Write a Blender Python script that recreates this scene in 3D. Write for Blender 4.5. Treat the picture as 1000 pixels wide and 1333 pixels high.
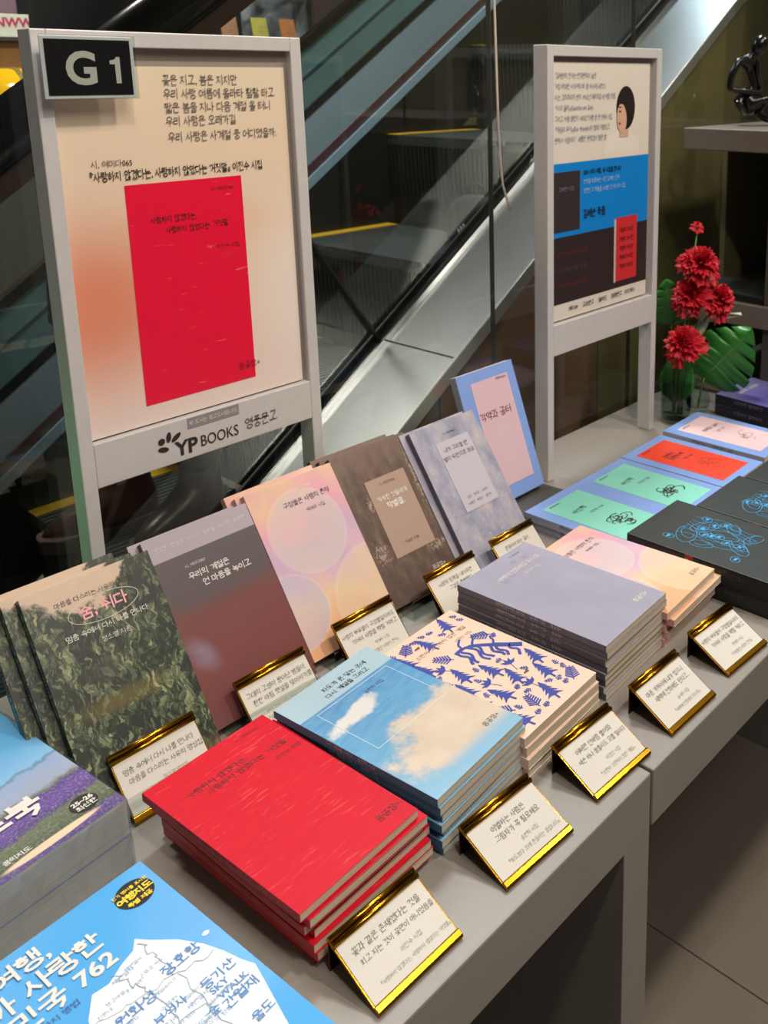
import bpy, bmesh, math, random
from mathutils import Matrix, Vector
for _o in list(bpy.data.objects): bpy.data.objects.remove(_o)
scene = bpy.context.scene
C = scene.collection
R = math.radians
random.seed(7)

# ---------------------------------------------------------------- camera
# the photograph is a crop of a wider frame: principal point right of and above the middle
cam_d = bpy.data.cameras.new('camera'); cam = bpy.data.objects.new('camera', cam_d); C.objects.link(cam)
FPX = 1218.3
cam_d.sensor_fit = 'AUTO'; cam_d.sensor_width = 36.0
cam_d.lens = FPX/1333*36.0
cam_d.shift_x = (500-716.1)/1333; cam_d.shift_y = (375.3-666.5)/1333
cam_d.clip_start = 0.02
_yaw, _pit, _rol = R(50.57), R(12.74), R(-0.09)
_f = Vector((math.sin(_yaw)*math.cos(_pit), math.cos(_yaw)*math.cos(_pit), -math.sin(_pit)))
_r = Vector((math.cos(_yaw), -math.sin(_yaw), 0)); _u = _r.cross(_f)
_r2 = math.cos(_rol)*_r + math.sin(_rol)*_u; _u2 = -math.sin(_rol)*_r + math.cos(_rol)*_u
cam.matrix_world = Matrix(((_r2.x,_u2.x,-_f.x,0.0),(_r2.y,_u2.y,-_f.y,-.419),(_r2.z,_u2.z,-_f.z,1.405),(0,0,0,1)))
cam_d.dof.use_dof = True; cam_d.dof.focus_distance = 0.90; cam_d.dof.aperture_fstop = 13.0
scene.camera = cam

# ---------------------------------------------------------------- world, lights, exposure
scene.view_settings.view_transform = 'Standard'; scene.view_settings.look = 'None'
scene.view_settings.gamma = 1.0; scene.view_settings.use_curve_mapping = False
scene.view_settings.exposure = 0.0
w = bpy.data.worlds.new('world'); scene.world = w; w.use_nodes = True
w.node_tree.nodes['Background'].inputs[0].default_value = (0.9, 0.93, 1.0, 1)
w.node_tree.nodes['Background'].inputs[1].default_value = 0.08
def lamp(name, loc, aim, power, size, col=(1.0,0.90,0.78), spread=180):
    d = bpy.data.lights.new(name, 'AREA'); d.shape = 'DISK'; d.size = size; d.energy = power; d.color = col; d.spread = R(spread)
    o = bpy.data.objects.new(name, d); C.objects.link(o); o.location = loc
    o.rotation_euler = (Vector(aim)-Vector(loc)).to_track_quat('-Z','Y').to_euler()
    return o
# shop track spots above the aisle in front of the tables
lamp('track_spot', (1.25,-0.72,2.95), (0.75,0.35,0.8), 8, 0.12, spread=110)
lamp('track_spot', (0.15,-0.75,2.95), (0.45,0.35,0.8), 5, 0.12, spread=110)
lamp('track_spot', (2.10,-0.60,2.95), (1.3,0.4,0.8), 7, 0.12, spread=110)
lamp('ceiling_panel', (0.5,-1.45,2.95), (0.8,0.5,1.0), 21, 0.9)
# lamps over the escalator hall behind the glass
lamp('hall_lamp', (1.9,1.15,3.6), (1.5,1.3,0.9), 95, 0.6, col=(0.92,0.96,1.0))
lamp('hall_lamp', (3.6,2.2,4.2), (2.6,2.0,1.4), 75, 0.6, col=(0.72,0.86,1.0))
lamp('hall_lamp', (0.2,2.4,3.4), (1.0,1.7,0.6), 50, 0.5, col=(1.0,0.92,0.82))

# ---------------------------------------------------------------- mesh helpers
class MB:
    """collects faces with uv and material index, builds ONE mesh object"""
    def __init__(s): s.v=[]; s.f=[]; s.m=[]; s.uv=[]; s.T=Matrix.Identity(4); s.sm=[]
    def vt(s, p): s.v.append(tuple(s.T @ Vector(p))); return len(s.v)-1
    def face(s, pts, m=0, uv=None, smooth=False):
        s.f.append([s.vt(p) for p in pts]); s.m.append(m); s.uv.append(uv); s.sm.append(smooth)
    def idx(s, ids, m=0, smooth=False): s.f.append(list(ids)); s.m.append(m); s.uv.append(None); s.sm.append(smooth)
    def box(s, a, b, m=0, mtop=None, uvtop=False):
        (x0,y0,z0),(x1,y1,z1) = a,b
        i=[s.vt(p) for p in ((x0,y0,z0),(x1,y0,z0),(x1,y1,z0),(x0,y1,z0),(x0,y0,z1),(x1,y0,z1),(x1,y1,z1),(x0,y1,z1))]
        for k,q in enumerate(((0,3,2,1),(4,5,6,7),(0,1,5,4),(1,2,6,5),(2,3,7,6),(3,0,4,7))):
            s.f.append([i[j] for j in q]); s.sm.append(False)
            top = k==1
            s.m.append(mtop if top and mtop is not None else m)
            s.uv.append([(0,0),(1,0),(1,1),(0,1)] if top else None)
    def prism(s, poly, z0, z1, m=0, ax='z', cap=True):
        def P(a,b,c): return (a,b,c) if ax=='z' else ((c,a,b) if ax=='x' else (a,c,b))
        n=len(poly); lo=[s.vt(P(x,y,z0)) for x,y in poly]; hi=[s.vt(P(x,y,z1)) for x,y in poly]
        if cap: s.idx(lo[::-1],m); s.idx(hi,m)
        for i in range(n): s.idx((lo[i],lo[(i+1)%n],hi[(i+1)%n],hi[i]),m)
    def tube(s, pts, rad, n=8, m=0, caps=True, flat=(1,1)):
        pts=[Vector(p) for p in pts]; rads=rad if isinstance(rad,(list,tuple)) else [rad]*len(pts)
        rings=[]; up=None
        for i,p in enumerate(pts):
            d=(pts[min(i+1,len(pts)-1)]-pts[max(i-1,0)]).normalized()
            if up is None: up = Vector((0,0,1)) if abs(d.z)<.9 else Vector((1,0,0))
            a=d.cross(up)
            if a.length<1e-6: a=d.orthogonal()
            a.normalize(); b=a.cross(d).normalized(); up=b
            rings.append([s.vt(p+rads[i]*(math.cos(t)*flat[0]*a+math.sin(t)*flat[1]*b)) for t in [2*math.pi*k/n for k in range(n)]])
        for r0,r1 in zip(rings,rings[1:]):
            for k in range(n): s.idx((r0[k],r0[(k+1)%n],r1[(k+1)%n],r1[k]),m,True)
        if caps: s.idx(rings[0][::-1],m); s.idx(rings[-1],m)
    def loft(s, rings, m=0, caps=True, smooth=True):
        R_=[[s.vt(p) for p in r] for r in rings]; n=len(R_[0])
        for a,b in zip(R_,R_[1:]):
            for k in range(n): s.idx((a[k],a[(k+1)%n],b[(k+1)%n],b[k]),m,smooth)
        if caps: s.idx(R_[0][::-1],m); s.idx(R_[-1],m)
    def lathe(s, prof, n=24, c=(0,0), m=0):
        rings=[[(c[0]+r*math.cos(2*math.pi*k/n),c[1]+r*math.sin(2*math.pi*k/n),z) for k in range(n)] for r,z in prof]
        s.loft(rings,m)
    def strip(s, pts, wd, z, m=0):
        """flat printed line in the local xy plane"""
        n=len(pts)
        n0=len(s.f)
        for i in range(n-1):
            (x0,y0),(x1,y1)=pts[i],pts[i+1]; l=math.hypot(x1-x0,y1-y0) or 1; nx,ny=-(y1-y0)/l*wd/2,(x1-x0)/l*wd/2
            h=z+8e-6*(len(s.f)%37); s.face([(x0+nx,y0+ny,h),(x0-nx,y0-ny,h),(x1-nx,y1-ny,h),(x1+nx,y1+ny,h)],m)
    def poly(s, pts, z, m=0): h=z+8e-6*(len(s.f)%37); s.face([(x,y,h) for x,y in pts],m)
    def mesh(s, name, mats):
        me=bpy.data.meshes.new(name); me.from_pydata(s.v,[],s.f)
        for t in (mats if isinstance(mats,(list,tuple)) else [mats]): me.materials.append(t)
        me.polygons.foreach_set('material_index',s.m); me.polygons.foreach_set('use_smooth',s.sm)
        if any(s.uv):
            ul=me.uv_layers.new(name='UVMap')
            for p,uv in zip(me.polygons,s.uv):
                if uv:
                    for li,c in zip(p.loop_indices,uv): ul.data[li].uv=c
        me.update(); return me
    def build(s, name, mats, parent=None, bevel=0):
        return link(name, s.mesh(name,mats), parent, bevel)
def link(name, me, parent=None, bevel=0):
    o=bpy.data.objects.new(name,me); C.objects.link(o)
    if parent: o.parent=parent
    if bevel:
        b=o.modifiers.new('bevel','BEVEL'); b.width=bevel; b.segments=2; b.limit_method='ANGLE'
    return o
def tag(o,label=None,cat=None,group=None,kind=None):
    for k,v in (('label',label),('category',cat),('group',group),('kind',kind)):
        if v: o[k]=v
    return o
def empty(name, loc=(0,0,0), rot=(0,0,0)):
    o=bpy.data.objects.new(name,None); C.objects.link(o); o.location=loc; o.rotation_euler=rot; o.empty_display_size=.02
    return o
def box(name,a,b,mat,parent=None,bevel=0):
    m=MB(); m.box(a,b); return m.build(name,mat,parent,bevel)

# ---------------------------------------------------------------- material helpers
def hexc(h):
    h=h.lstrip('#'); c=[int(h[i:i+2],16)/255 for i in (0,2,4)]
    return tuple(x/12.92 if x<=.04045 else ((x+.055)/1.055)**2.4 for x in c)+(1,)
class NT:
    def __init__(s,name,rough=.5,metal=0,spec=None):
        s.mat=bpy.data.materials.new(name); s.mat.use_nodes=True; s.t=s.mat.node_tree; s.n=s.t.nodes; s.b=s.n['Principled BSDF']
        s.b.inputs['Roughness'].default_value=rough; s.b.inputs['Metallic'].default_value=metal
        if spec is not None: s.b.inputs['Specular IOR Level'].default_value=spec
    def L(s,a,b): s.t.links.new(a,b)
    def put(s,inp,v):
        if hasattr(v,'is_output') or isinstance(v,bpy.types.NodeSocket): s.L(v,inp)
        else: inp.default_value=v
    def uv(s): return s.n.new('ShaderNodeTexCoord').outputs['UV']
    def ob(s): return s.n.new('ShaderNodeTexCoord').outputs['Object']
    def gen(s): return s.n.new('ShaderNodeTexCoord').outputs['Generated']
    def mp(s,vec,scale=(1,1,1),rot=(0,0,0),loc=(0,0,0)):
        m=s.n.new('ShaderNodeMapping'); s.L(vec,m.inputs[0]); m.inputs['Scale'].default_value=scale; m.inputs['Rotation'].default_value=rot; m.inputs['Location'].default_value=loc; return m.outputs[0]
    def noise(s,vec,scale=5,detail=4,rough=.55,dist=0,col=False):
        m=s.n.new('ShaderNodeTexNoise'); s.L(vec,m.inputs['Vector']); m.inputs['Scale'].default_value=scale; m.inputs['Detail'].default_value=detail; m.inputs['Roughness'].default_value=rough; m.inputs['Distortion'].default_value=dist
        return m.outputs['Color' if col else 'Fac']
    def voro(s,vec,scale=5,feat='F1',out='Distance',rand=1):
        m=s.n.new('ShaderNodeTexVoronoi'); m.feature=feat; s.L(vec,m.inputs['Vector']); m.inputs['Scale'].default_value=scale; m.inputs['Randomness'].default_value=rand; return m.outputs[out]
    def math(s,op,a,b=0,c=None,clamp=False):
        m=s.n.new('ShaderNodeMath'); m.operation=op; m.use_clamp=clamp; s.put(m.inputs[0],a); s.put(m.inputs[1],b)
        if c is not None: s.put(m.inputs[2],c)
        return m.outputs[0]
    def sep(s,vec):
        m=s.n.new('ShaderNodeSeparateXYZ'); s.L(vec,m.inputs[0]); return m.outputs[0],m.outputs[1],m.outputs[2]
    def ramp(s,fac,stops,interp='LINEAR'):
        m=s.n.new('ShaderNodeValToRGB'); s.put(m.inputs[0],fac); e=m.color_ramp; e.interpolation=interp
        while len(e.elements)<len(stops): e.elements.new(.5)
        for q,(p,c) in zip(e.elements,stops): q.position=p; q.color=hexc(c) if isinstance(c,str) else (c,c,c,1)
        return m.outputs[0]
    def mix(s,f,a,b,mode='MIX'):
        m=s.n.new('ShaderNodeMix'); m.data_type='RGBA'; m.blend_type=mode; s.put(m.inputs[0],f)
        s.put(m.inputs[6],hexc(a) if isinstance(a,str) else a); s.put(m.inputs[7],hexc(b) if isinstance(b,str) else b); return m.outputs[2]
    def smooth(s,x,lo,hi,inv=False):
        m=s.n.new('ShaderNodeMapRange'); m.interpolation_type='SMOOTHSTEP'; s.put(m.inputs[0],x); m.inputs[1].default_value=lo; m.inputs[2].default_value=hi
        m.inputs[3].default_value=1 if inv else 0; m.inputs[4].default_value=0 if inv else 1; return m.outputs[0]
    def dist(s,u,v,cx,cy,sx=1,sy=1):
        a=s.math('MULTIPLY',s.math('SUBTRACT',u,cx),1/sx); b=s.math('MULTIPLY',s.math('SUBTRACT',v,cy),1/sy)
        return s.math('SQRT',s.math('ADD',s.math('MULTIPLY',a,a),s.math('MULTIPLY',b,b)))
    def color(s,c): s.put(s.b.inputs['Base Color'],hexc(c) if isinstance(c,str) else c); return s
    def bump(s,h,st=.2,d=.001):
        m=s.n.new('ShaderNodeBump'); m.inputs['Strength'].default_value=st; m.inputs['Distance'].default_value=d; s.L(h,m.inputs['Height']); s.L(m.outputs[0],s.b.inputs['Normal']); return s
    def coat(s,v,r=.1): s.b.inputs['Coat Weight'].default_value=v; s.b.inputs['Coat Roughness'].default_value=r; return s
_mc={}
def flat(c,rough=.5,metal=0,var=.06,scale=40,name=None,spec=None):
    """plain painted / printed / moulded surface with a little procedural unevenness"""
    k=(c,rough,metal,var,scale,spec)
    if k not in _mc:
        t=NT(name or 'surface_'+c.strip('#'),rough,metal,spec)
        n=t.noise(t.ob(),scale,3); t.color(t.mix(t.math('MULTIPLY',n,var),c,'#000000')); _mc[k]=t.mat
    return _mc[k]
def emis(c,st):
    t=NT('lamp_'+c.strip('#'),.5); t.color(c); t.b.inputs['Emission Color'].default_value=hexc(c); t.b.inputs['Emission Strength'].default_value=st; return t.mat
def glassmat(name,tint='#ffffff',rough=0.0,refl=1.0,ior=1.45,body=0.0,bodyc='#202420'):
    t=NT(name,rough); n=t.n; out=n['Material Output']; n.remove(t.b)
    tr=n.new('ShaderNodeBsdfTransparent'); tr.inputs[0].default_value=hexc(tint)
    gl=n.new('ShaderNodeBsdfGlossy'); gl.inputs['Roughness'].default_value=rough
    fr=n.new('ShaderNodeFresnel'); fr.inputs[0].default_value=ior
    ge=n.new('ShaderNodeNewGeometry')   # only the outer face of a pane mirrors
    m=n.new('ShaderNodeMixShader'); t.put(m.inputs[0],t.math('MULTIPLY',t.math('MULTIPLY',fr.outputs[0],refl),t.math('SUBTRACT',1.0,ge.outputs['Backfacing']))); t.L(tr.outputs[0],m.inputs[1]); t.L(gl.outputs[0],m.inputs[2])
    last=m.outputs[0]
    if body:
        df=n.new('ShaderNodeBsdfDiffuse'); df.inputs[0].default_value=hexc(bodyc)
        m2=n.new('ShaderNodeMixShader'); m2.inputs[0].default_value=body; t.L(last,m2.inputs[1]); t.L(df.outputs[0],m2.inputs[2]); last=m2.outputs[0]
    t.L(last,out.inputs[0]); return t.mat

# ---------------------------------------------------------------- text (flat print)
_tx={}
# ---- hand-lettered Hangul: every syllable is written from its strokes in a unit square
CIRC='o'
CON={'ㄱ':[[(0,1),(1,1),(.88,.45),(.62,0)]],'ㄴ':[[(0,1),(0,0),(1,.06)]],'ㄷ':[[(0,1),(1,1)],[(0,1),(0,0),(1,.03)]],'ㄹ':[[(0,1),(1,1),(1,.54),(0,.5),(0,0),(1,.03)]],
 'ㅁ':[[(0,1),(1,1),(1,0),(0,0),(0,1)]],'ㅂ':[[(0,1),(0,0),(1,0),(1,1)],[(0,.52),(1,.52)]],'ㅅ':[[(.52,1),(.42,.55),(0,0)],[(.46,.62),(1,.02)]],'ㅇ':[CIRC],
 'ㅈ':[[(.04,.97),(.96,.97)],[(.54,.97),(.42,.5),(0,0)],[(.46,.55),(1,.02)]],'ㅊ':[[(.34,1.05),(.66,1.05)],[(.02,.78),(.98,.78)],[(.53,.78),(.42,.4),(0,0)],[(.46,.44),(1,.02)]],
 'ㅋ':[[(0,1),(1,1),(.9,.45),(.66,0)],[(0,.55),(.92,.55)]],'ㅌ':[[(0,1),(1,1)],[(0,.52),(.95,.52)],[(0,1),(0,0),(1,.03)]],'ㅍ':[[(0,1),(1,1)],[(0,0),(1,0)],[(.3,1),(.33,0)],[(.7,1),(.67,0)]],
 'ㅎ':[[(.36,1.06),(.64,1.06)],[(.02,.80),(.98,.80)],'h']}
VV={'ㅏ':[[(.35,1),(.35,0)],[(.35,.52),(1,.52)]],'ㅑ':[[(.35,1),(.35,0)],[(.35,.66),(1,.66)],[(.35,.38),(1,.38)]],'ㅓ':[[(.8,1),(.8,0)],[(.05,.52),(.8,.52)]],'ㅕ':[[(.8,1),(.8,0)],[(.05,.66),(.8,.66)],[(.05,.38),(.8,.38)]],
 'ㅣ':[[(.55,1),(.55,0)]],'ㅐ':[[(.2,.95),(.2,.05)],[(.85,1),(.85,0)],[(.2,.52),(.85,.52)]],'ㅔ':[[(.5,.95),(.5,.05)],[(.95,1),(.95,0)],[(-.1,.52),(.5,.52)]],'ㅒ':[[(.2,.95),(.2,.05)],[(.85,1),(.85,0)],[(.2,.66),(.85,.66)],[(.2,.4),(.85,.4)]],'ㅖ':[[(.5,.95),(.5,.05)],[(.95,1),(.95,0)],[(-.1,.66),(.5,.66)],[(-.1,.4),(.5,.4)]]}
HV={'ㅗ':[[(0,.1),(1,.14)],[(.5,.1),(.5,1)]],'ㅛ':[[(0,.1),(1,.14)],[(.34,.1),(.34,1)],[(.67,.1),(.67,1)]],'ㅜ':[[(0,.86),(1,.92)],[(.52,.88),(.52,-.15)]],'ㅠ':[[(0,.86),(1,.92)],[(.34,.88),(.3,-.15)],[(.67,.9),(.67,-.15)]],'ㅡ':[[(0,.48),(1,.54)]]}
MV={'ㅘ':'ㅗㅏ','ㅙ':'ㅗㅐ','ㅚ':'ㅗㅣ','ㅝ':'ㅜㅓ','ㅞ':'ㅜㅔ','ㅟ':'ㅜㅣ','ㅢ':'ㅡㅣ'}
INI='ㄱㄲㄴㄷㄸㄹㅁㅂㅃㅅㅆㅇㅈㅉㅊㅋㅌㅍㅎ'; MED='ㅏㅐㅑㅒㅓㅔㅕㅖㅗㅘㅙㅚㅛㅜㅝㅞㅟㅠㅡㅢㅣ'
FIN=['','ㄱ','ㄱㄱ','ㄱㅅ','ㄴ','ㄴㅈ','ㄴㅎ','ㄷ','ㄹ','ㄹㄱ','ㄹㅁ','ㄹㅂ','ㄹㅅ','ㄹㅌ','ㄹㅍ','ㄹㅎ','ㅁ','ㅂ','ㅂㅅ','ㅅ','ㅅㅅ','ㅇ','ㅈ','ㅊ','ㅋ','ㅌ','ㅍ','ㅎ']
DBL={'ㄲ':'ㄱㄱ','ㄸ':'ㄷㄷ','ㅃ':'ㅂㅂ','ㅆ':'ㅅㅅ','ㅉ':'ㅈㅈ'}
def put_strokes(lst,bx,out):
    x0,y0,x1,y1=bx; W,H=x1-x0,y1-y0
    for s in lst:
        if s==CIRC: out.append([(x0+W*(.5+.5*math.cos(a)),y0+H*(.5+.5*math.sin(a))) for a in [2*math.pi*k/12 for k in range(13)]])
        elif s=='h': out.append([(x0+W*(.5+.36*math.cos(a)),y0+H*(.28+.28*math.sin(a))) for a in [2*math.pi*k/12 for k in range(13)]])
        else: out.append([(x0+W*a,y0+H*b) for a,b in s])
def put_con(c,bx,out):
    c=DBL.get(c,c); x0,y0,x1,y1=bx
    if len(c)==2:
        g=(x1-x0)*.12; m_=(x0+x1)/2; put_strokes(CON[c[0]],(x0-.02,y0,m_-g/2,y1),out); put_strokes(CON[c[1]],(m_+g/2,y0,x1+.02,y1),out)
    else: put_strokes(CON[c],bx,out)
def syllable(ch):
    k=ord(ch)-44032; i,m_,f=INI[k//588],MED[(k%588)//28],FIN[k%28]; out=[]
    if m_ in VV:
        put_con(i,(.06,.42,.48,.78) if f else (.05,.16,.48,.70),out); put_strokes(VV[m_],(.57,.36,.90,.86) if f else (.57,-.06,.90,.86),out); fb=(.22,-.06,.82,.25)
    elif m_ in HV:
        put_con(i,(.20,.56,.74,.82) if f else (.18,.42,.76,.82),out); put_strokes(HV[m_],(.03,.34,.91,.50) if f else (.03,.03,.91,.34),out); fb=(.21,-.07,.76,.22)
    else:
        a,b=MV[m_]; put_con(i,(.08,.56,.48,.82) if f else (.08,.44,.50,.80),out); put_strokes(HV[a],(.02,.36,.58,.52) if f else (.02,.08,.60,.36),out); put_strokes(VV[b],(.60,.34,.92,.86) if f else (.62,-.06,.92,.86),out); fb=(.22,-.07,.82,.22)
    if f: put_con(f,fb,out)
    return out
_asc={}
def latin(ch,bold):
    """roman letters, digits and marks from Blender's built-in face"""
    k=(ch,bold)
    if k not in _asc:
        def mk(b_,off):
            c=bpy.data.curves.new('lettering','FONT'); c.body=b_; c.size=1; c.resolution_u=4; c.offset=off; c.fill_mode='FRONT'
            o=bpy.data.objects.new('lettering',c); me=bpy.data.meshes.new_from_object(o); bpy.data.objects.remove(o); bpy.data.curves.remove(c)
            r=([(v.co.x,v.co.y) for v in me.vertices],[tuple(p.vertices) for p in me.polygons]); bpy.data.meshes.remove(me); return r
        I=max(p[0] for p in mk('I',0)[0]); adv=max(p[0] for p in mk(ch+'I',0)[0])-I
        _asc[k]=(adv,mk(ch,bold) if ch!=' ' else ([],[]))
    return _asc[k]
MARKS={'『':([[(.62,.85),(.40,.85),(.40,.42)],[(.78,.72),(.56,.72),(.56,.42)]],.80),'』':([[(.40,-.05),(.18,-.05)],[(.40,.38),(.40,-.05)],[(.24,.38),(.24,.10),(.05,.10)]],.55),'…':([[(.1,.05),(.16,.05)],[(.35,.05),(.41,.05)],[(.6,.05),(.66,.05)]],.80),'“':([[(.1,.8),(.14,.65)],[(.25,.8),(.29,.65)]],.36),'”':([[(.1,.8),(.06,.65)],[(.25,.8),(.21,.65)]],.34)}
def pen(paths,wd,x,vs,fs,shear=0):
    for p in paths:
        for (ax_,ay),(bx_,by_) in zip(p,p[1:]):
            l=math.hypot(bx_-ax_,by_-ay) or 1; dx,dy=(bx_-ax_)/l*wd*.42,(by_-ay)/l*wd*.42; nx,ny=-(by_-ay)/l*wd/2,(bx_-ax_)/l*wd/2
            o=len(vs); h=.0006*(o%61); vs+=[(x+ax_-dx+nx,ay-dy+ny,h),(x+ax_-dx-nx,ay-dy-ny,h),(x+bx_+dx-nx,by_+dy-ny,h),(x+bx_+dx+nx,by_+dy+ny,h)]; fs.append((o,o+1,o+2,o+3))
def text_mesh(body,size,mat,align='LEFT',bold=0,shear=0,sp=1.0,lsp=1.0):
    k=(body,size,mat.name,align,bold,shear,sp,lsp)
    if k in _tx: return _tx[k]
    vs=[]; fs=[]; wd=.070+bold*2.0
    for li,line in enumerate(body.split('\n')):
        lv=[]; lf=[]; x=0
        for ch in line:
            if 44032<=ord(ch)<55204: pen(syllable(ch),wd,x,lv,lf); x+=.96*sp
            elif ch==' ': x+=.34*sp
            elif ch in MARKS: pen(MARKS[ch][0],wd,x,lv,lf); x+=MARKS[ch][1]*sp
            else:
                adv,(gv,gf)=latin(ch,round(bold,3)); o=len(lv); lv+=[(px+x,py,0) for px,py in gv]; lf+=[tuple(i+o for i in f) for f in gf]; x+=adv*sp
        ox=-x/2 if align=='CENTER' else -x if align=='RIGHT' else 0; o=len(vs)
        vs+=[((px+ox+shear*py)*size,(py-li*lsp*1.15)*size,h*size) for px,py,h in lv]; fs+=[tuple(i+o for i in f) for f in lf]
    me=bpy.data.meshes.new('lettering'); me.from_pydata(vs,[],fs); me.materials.append(mat); me.update(); _tx[k]=me
    return me
PM={}                      # thing name -> the part its print lies on
def PC(o): return PM.get(o.name,o)
def text(name,parent,body,size,x,y,z,mat,align='LEFT',bold=0,shear=0,rot=None,sx=1,sp=1.0,M=None,lsp=1.0):
    me=text_mesh(body,size,mat,align,bold,shear,sp,lsp); me.name=name
    o=bpy.data.objects.new(name,me); C.objects.link(o); o.parent=PC(parent)
    T=Matrix.Translation((x,y,z))
    if rot is not None: T=T@rot
    T=T@Matrix.Diagonal((sx,1,1,1))
    o.matrix_local=(M@T) if M is not None else T
    return o
RZ=lambda a: Matrix.Rotation(R(a),4,'Z')
RX=lambda a: Matrix.Rotation(R(a),4,'X')
RY=lambda a: Matrix.Rotation(R(a),4,'Y')
INK=flat('#2a2422',.6,name='ink_black'); INKG=flat('#8d8783',.6,name='ink_grey'); INKW=flat('#dcd7d0',.6,name='ink_white'); INKB=flat('#4a3f5e',.6,name='ink_violet')
INKR=flat('#6d1420',.6,name='ink_dark_red'); INKGREY2=flat('#5f5a58',.6,name='ink_charcoal')

# ================================================================ THE PLACE
TZ=.75                      # table top
TAN=math.tan(R(34.5))       # escalator incline
# ---- floor with separate tiles
def tilemat():
    t=NT('floor_tile',.45); o=t.ob(); n=t.noise(o,6,5); n2=t.noise(o,120,2)
    t.color(t.mix(t.math('ADD',t.math('MULTIPLY',n,.35),t.math('MULTIPLY',n2,.2)),'#8d8377','#6f675e')); return t.mat
fm=MB(); fm.box((-2.2,-2.6,-.05),(5.2,4.6,-.004)); floor=tag(fm.build('floor',flat('#3a3632',.9)),kind='structure')
tm=tilemat(); _t=MB(); _t.box((-.299,-.299,-.0045),(.299,.299,0)); tme=_t.mesh('tile',tm)
for ix in range(-5,6):
    for iy in range(-4,7):
        o=link('tile',tme,floor,.0015); o.location=(1.12+.3+.6*ix,.16+.6*iy,0)
# ---- walls
tag(box('wall_back',(-2.2,4.5,0),(5.2,4.6,4.2),flat('#171514',.8)),kind='structure')
def olive():
    t=NT('olive_wall',.3); n=t.noise(t.ob(),1.5,3); t.color(t.mix(n,'#978f70','#7c745a')); return t.mat
tag(box('wall_right',(2.12,-2.6,0),(2.2,.62,4.2),olive()),kind='structure')
tag(box('wall_left',(-2.3,-2.6,0),(-2.2,4.6,4.2),flat('#6b655e',.8)),kind='structure')
tag(box('wall_hall',(5.2,.62,0),(5.3,4.6,4.2),flat('#2a2826',.8)),kind='structure')
tag(box('wall_side',(2.2,.55,0),(5.3,.62,4.2),flat('#3a3733',.8)),kind='structure')
tag(box('ceiling',(-2.3,-2.6,4.4),(5.3,4.6,4.5),flat('#4a4846',.8)),kind='structure')
# ---- glass partition behind the tables
GL=glassmat('partition_glass','#f6f7f5',0.0,1.0,1.5)
win=tag(empty('window_1',(0,.62,0)),kind='structure')
for a,b in ((-2.0,-.2),(-.197,1.1176),(1.1184,1.5196),(1.5204,2.115)):
    m=MB(); m.box((a,0,.02),(b,.010,3.0)); m.build('pane',GL,win)
for a in (1.118,1.52): box('sealant_joint',(a-.0004,.0001,.02),(a+.0004,.0099,3.0),flat('#4a4a44',.5),win)
box('base_channel',(-2.0,-.012,0),(2.115,.022,.03),flat('#2a2927',.4,.6),win)

# ---- display tables
TAUPE=NT('taupe_paint',.42); _o=TAUPE.ob(); _n=TAUPE.noise(_o,9,6,.6); _n2=TAUPE.noise(_o,55,4,.7)
_sc=TAUPE.smooth(_n2,.62,.72)
TAUPE.color(TAUPE.mix(TAUPE.math('MULTIPLY',_sc,.25),TAUPE.mix(_n,'#8e8882','#837d77'),'#5f5a55')).bump(_n2,.05); TAUPE=TAUPE.mat
DARKP=flat('#2b2a2c',.6)
def table(x0,x1,label,panel_y,leg_l,leg_r):
    t=tag(empty('display_table',((x0+x1)/2,.31,0)),label,'table','grey display tables')
    ox,oy=-(x0+x1)/2,-.31
    def b(n,a,c,mat,bev=.002): return box(n,(a[0]+ox,a[1]+oy,a[2]),(c[0]+ox,c[1]+oy,c[2]),mat,t,bev)
    m=MB(); m.prism([(oy,.686),(.03+oy,.686),(.03+oy,.725),(.6075+oy,.725),(.6075+oy,TZ),(oy,TZ)],x0+ox,x1+ox,ax='x'); m.build('table_top',TAUPE,t,.002)
    if leg_l: b('side_panel',(x0,.0005,0),(x0+.045,.6,.6862),TAUPE,.0008)
    if leg_r: b('side_panel',(x1-.043,.0005,0),(x1,.6,.6862),TAUPE,.0008)
    b('back_panel',(x0+.045,panel_y,0.0),(x1-.045,panel_y+.02,.7255),DARKP)
    return t
table(-.75,.6625,'nearer grey table carrying the red and blue poetry stacks',.22,True,True)
table(.666,1.68,'farther grey table with black hardbacks, flower vases and blue books',.57,False,True)

# ---- escalator behind the glass
def zi(x,I): return 1.405+I+TAN*x
def inc(name,prof,x0,x1,mat,parent,bevel=0,smooth=False,perp=0):
    """profile of (y, height offset) swept up the incline; perp leans the ends square to the slope"""
    m=MB(); rings=[]
    for x in (x0,x1):
        rings.append([(x-perp*(I-prof[0][1]),y,zi(x-perp*(I-prof[0][1]),I)) for y,I in prof])
    m.loft(rings,smooth=smooth); return m.build(name,mat,parent,bevel)
def steel(name,a,b,rough=.28):
    t=NT(name,rough,.75); o=t.ob(); n=t.noise(t.mp(o,(1.2,1.2,220)),4,3); n2=t.noise(o,2.2,3)
    t.color(t.mix(t.math('ADD',t.math('MULTIPLY',n,.4),t.math('MULTIPLY',n2,.5)),a,b)); t.bump(n,.05,.0005); return t.mat
STEEL=steel('brushed_steel','#c9ccd0','#9a9da2',.3); STEELD=steel('grey_steel','#8d9296','#6d7378',.3); STEELB=steel('blue_grey_steel','#c4d6e2','#a5bccb',.4)
BLACKR=flat('#0c0c0d',.14,name='black_rubber'); DARKM=flat('#1b1a1a',.3,.3)
esc=tag(empty('escalator',(1.2,1.4,0)),'steel escalator with glass sides rising to the right behind the glass','escalator')
esc_inv=Matrix.Translation((-1.2,-1.4,0))
def E_(o): o.matrix_local=esc_inv; return o
X0,X1=-.15,4.6
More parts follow.
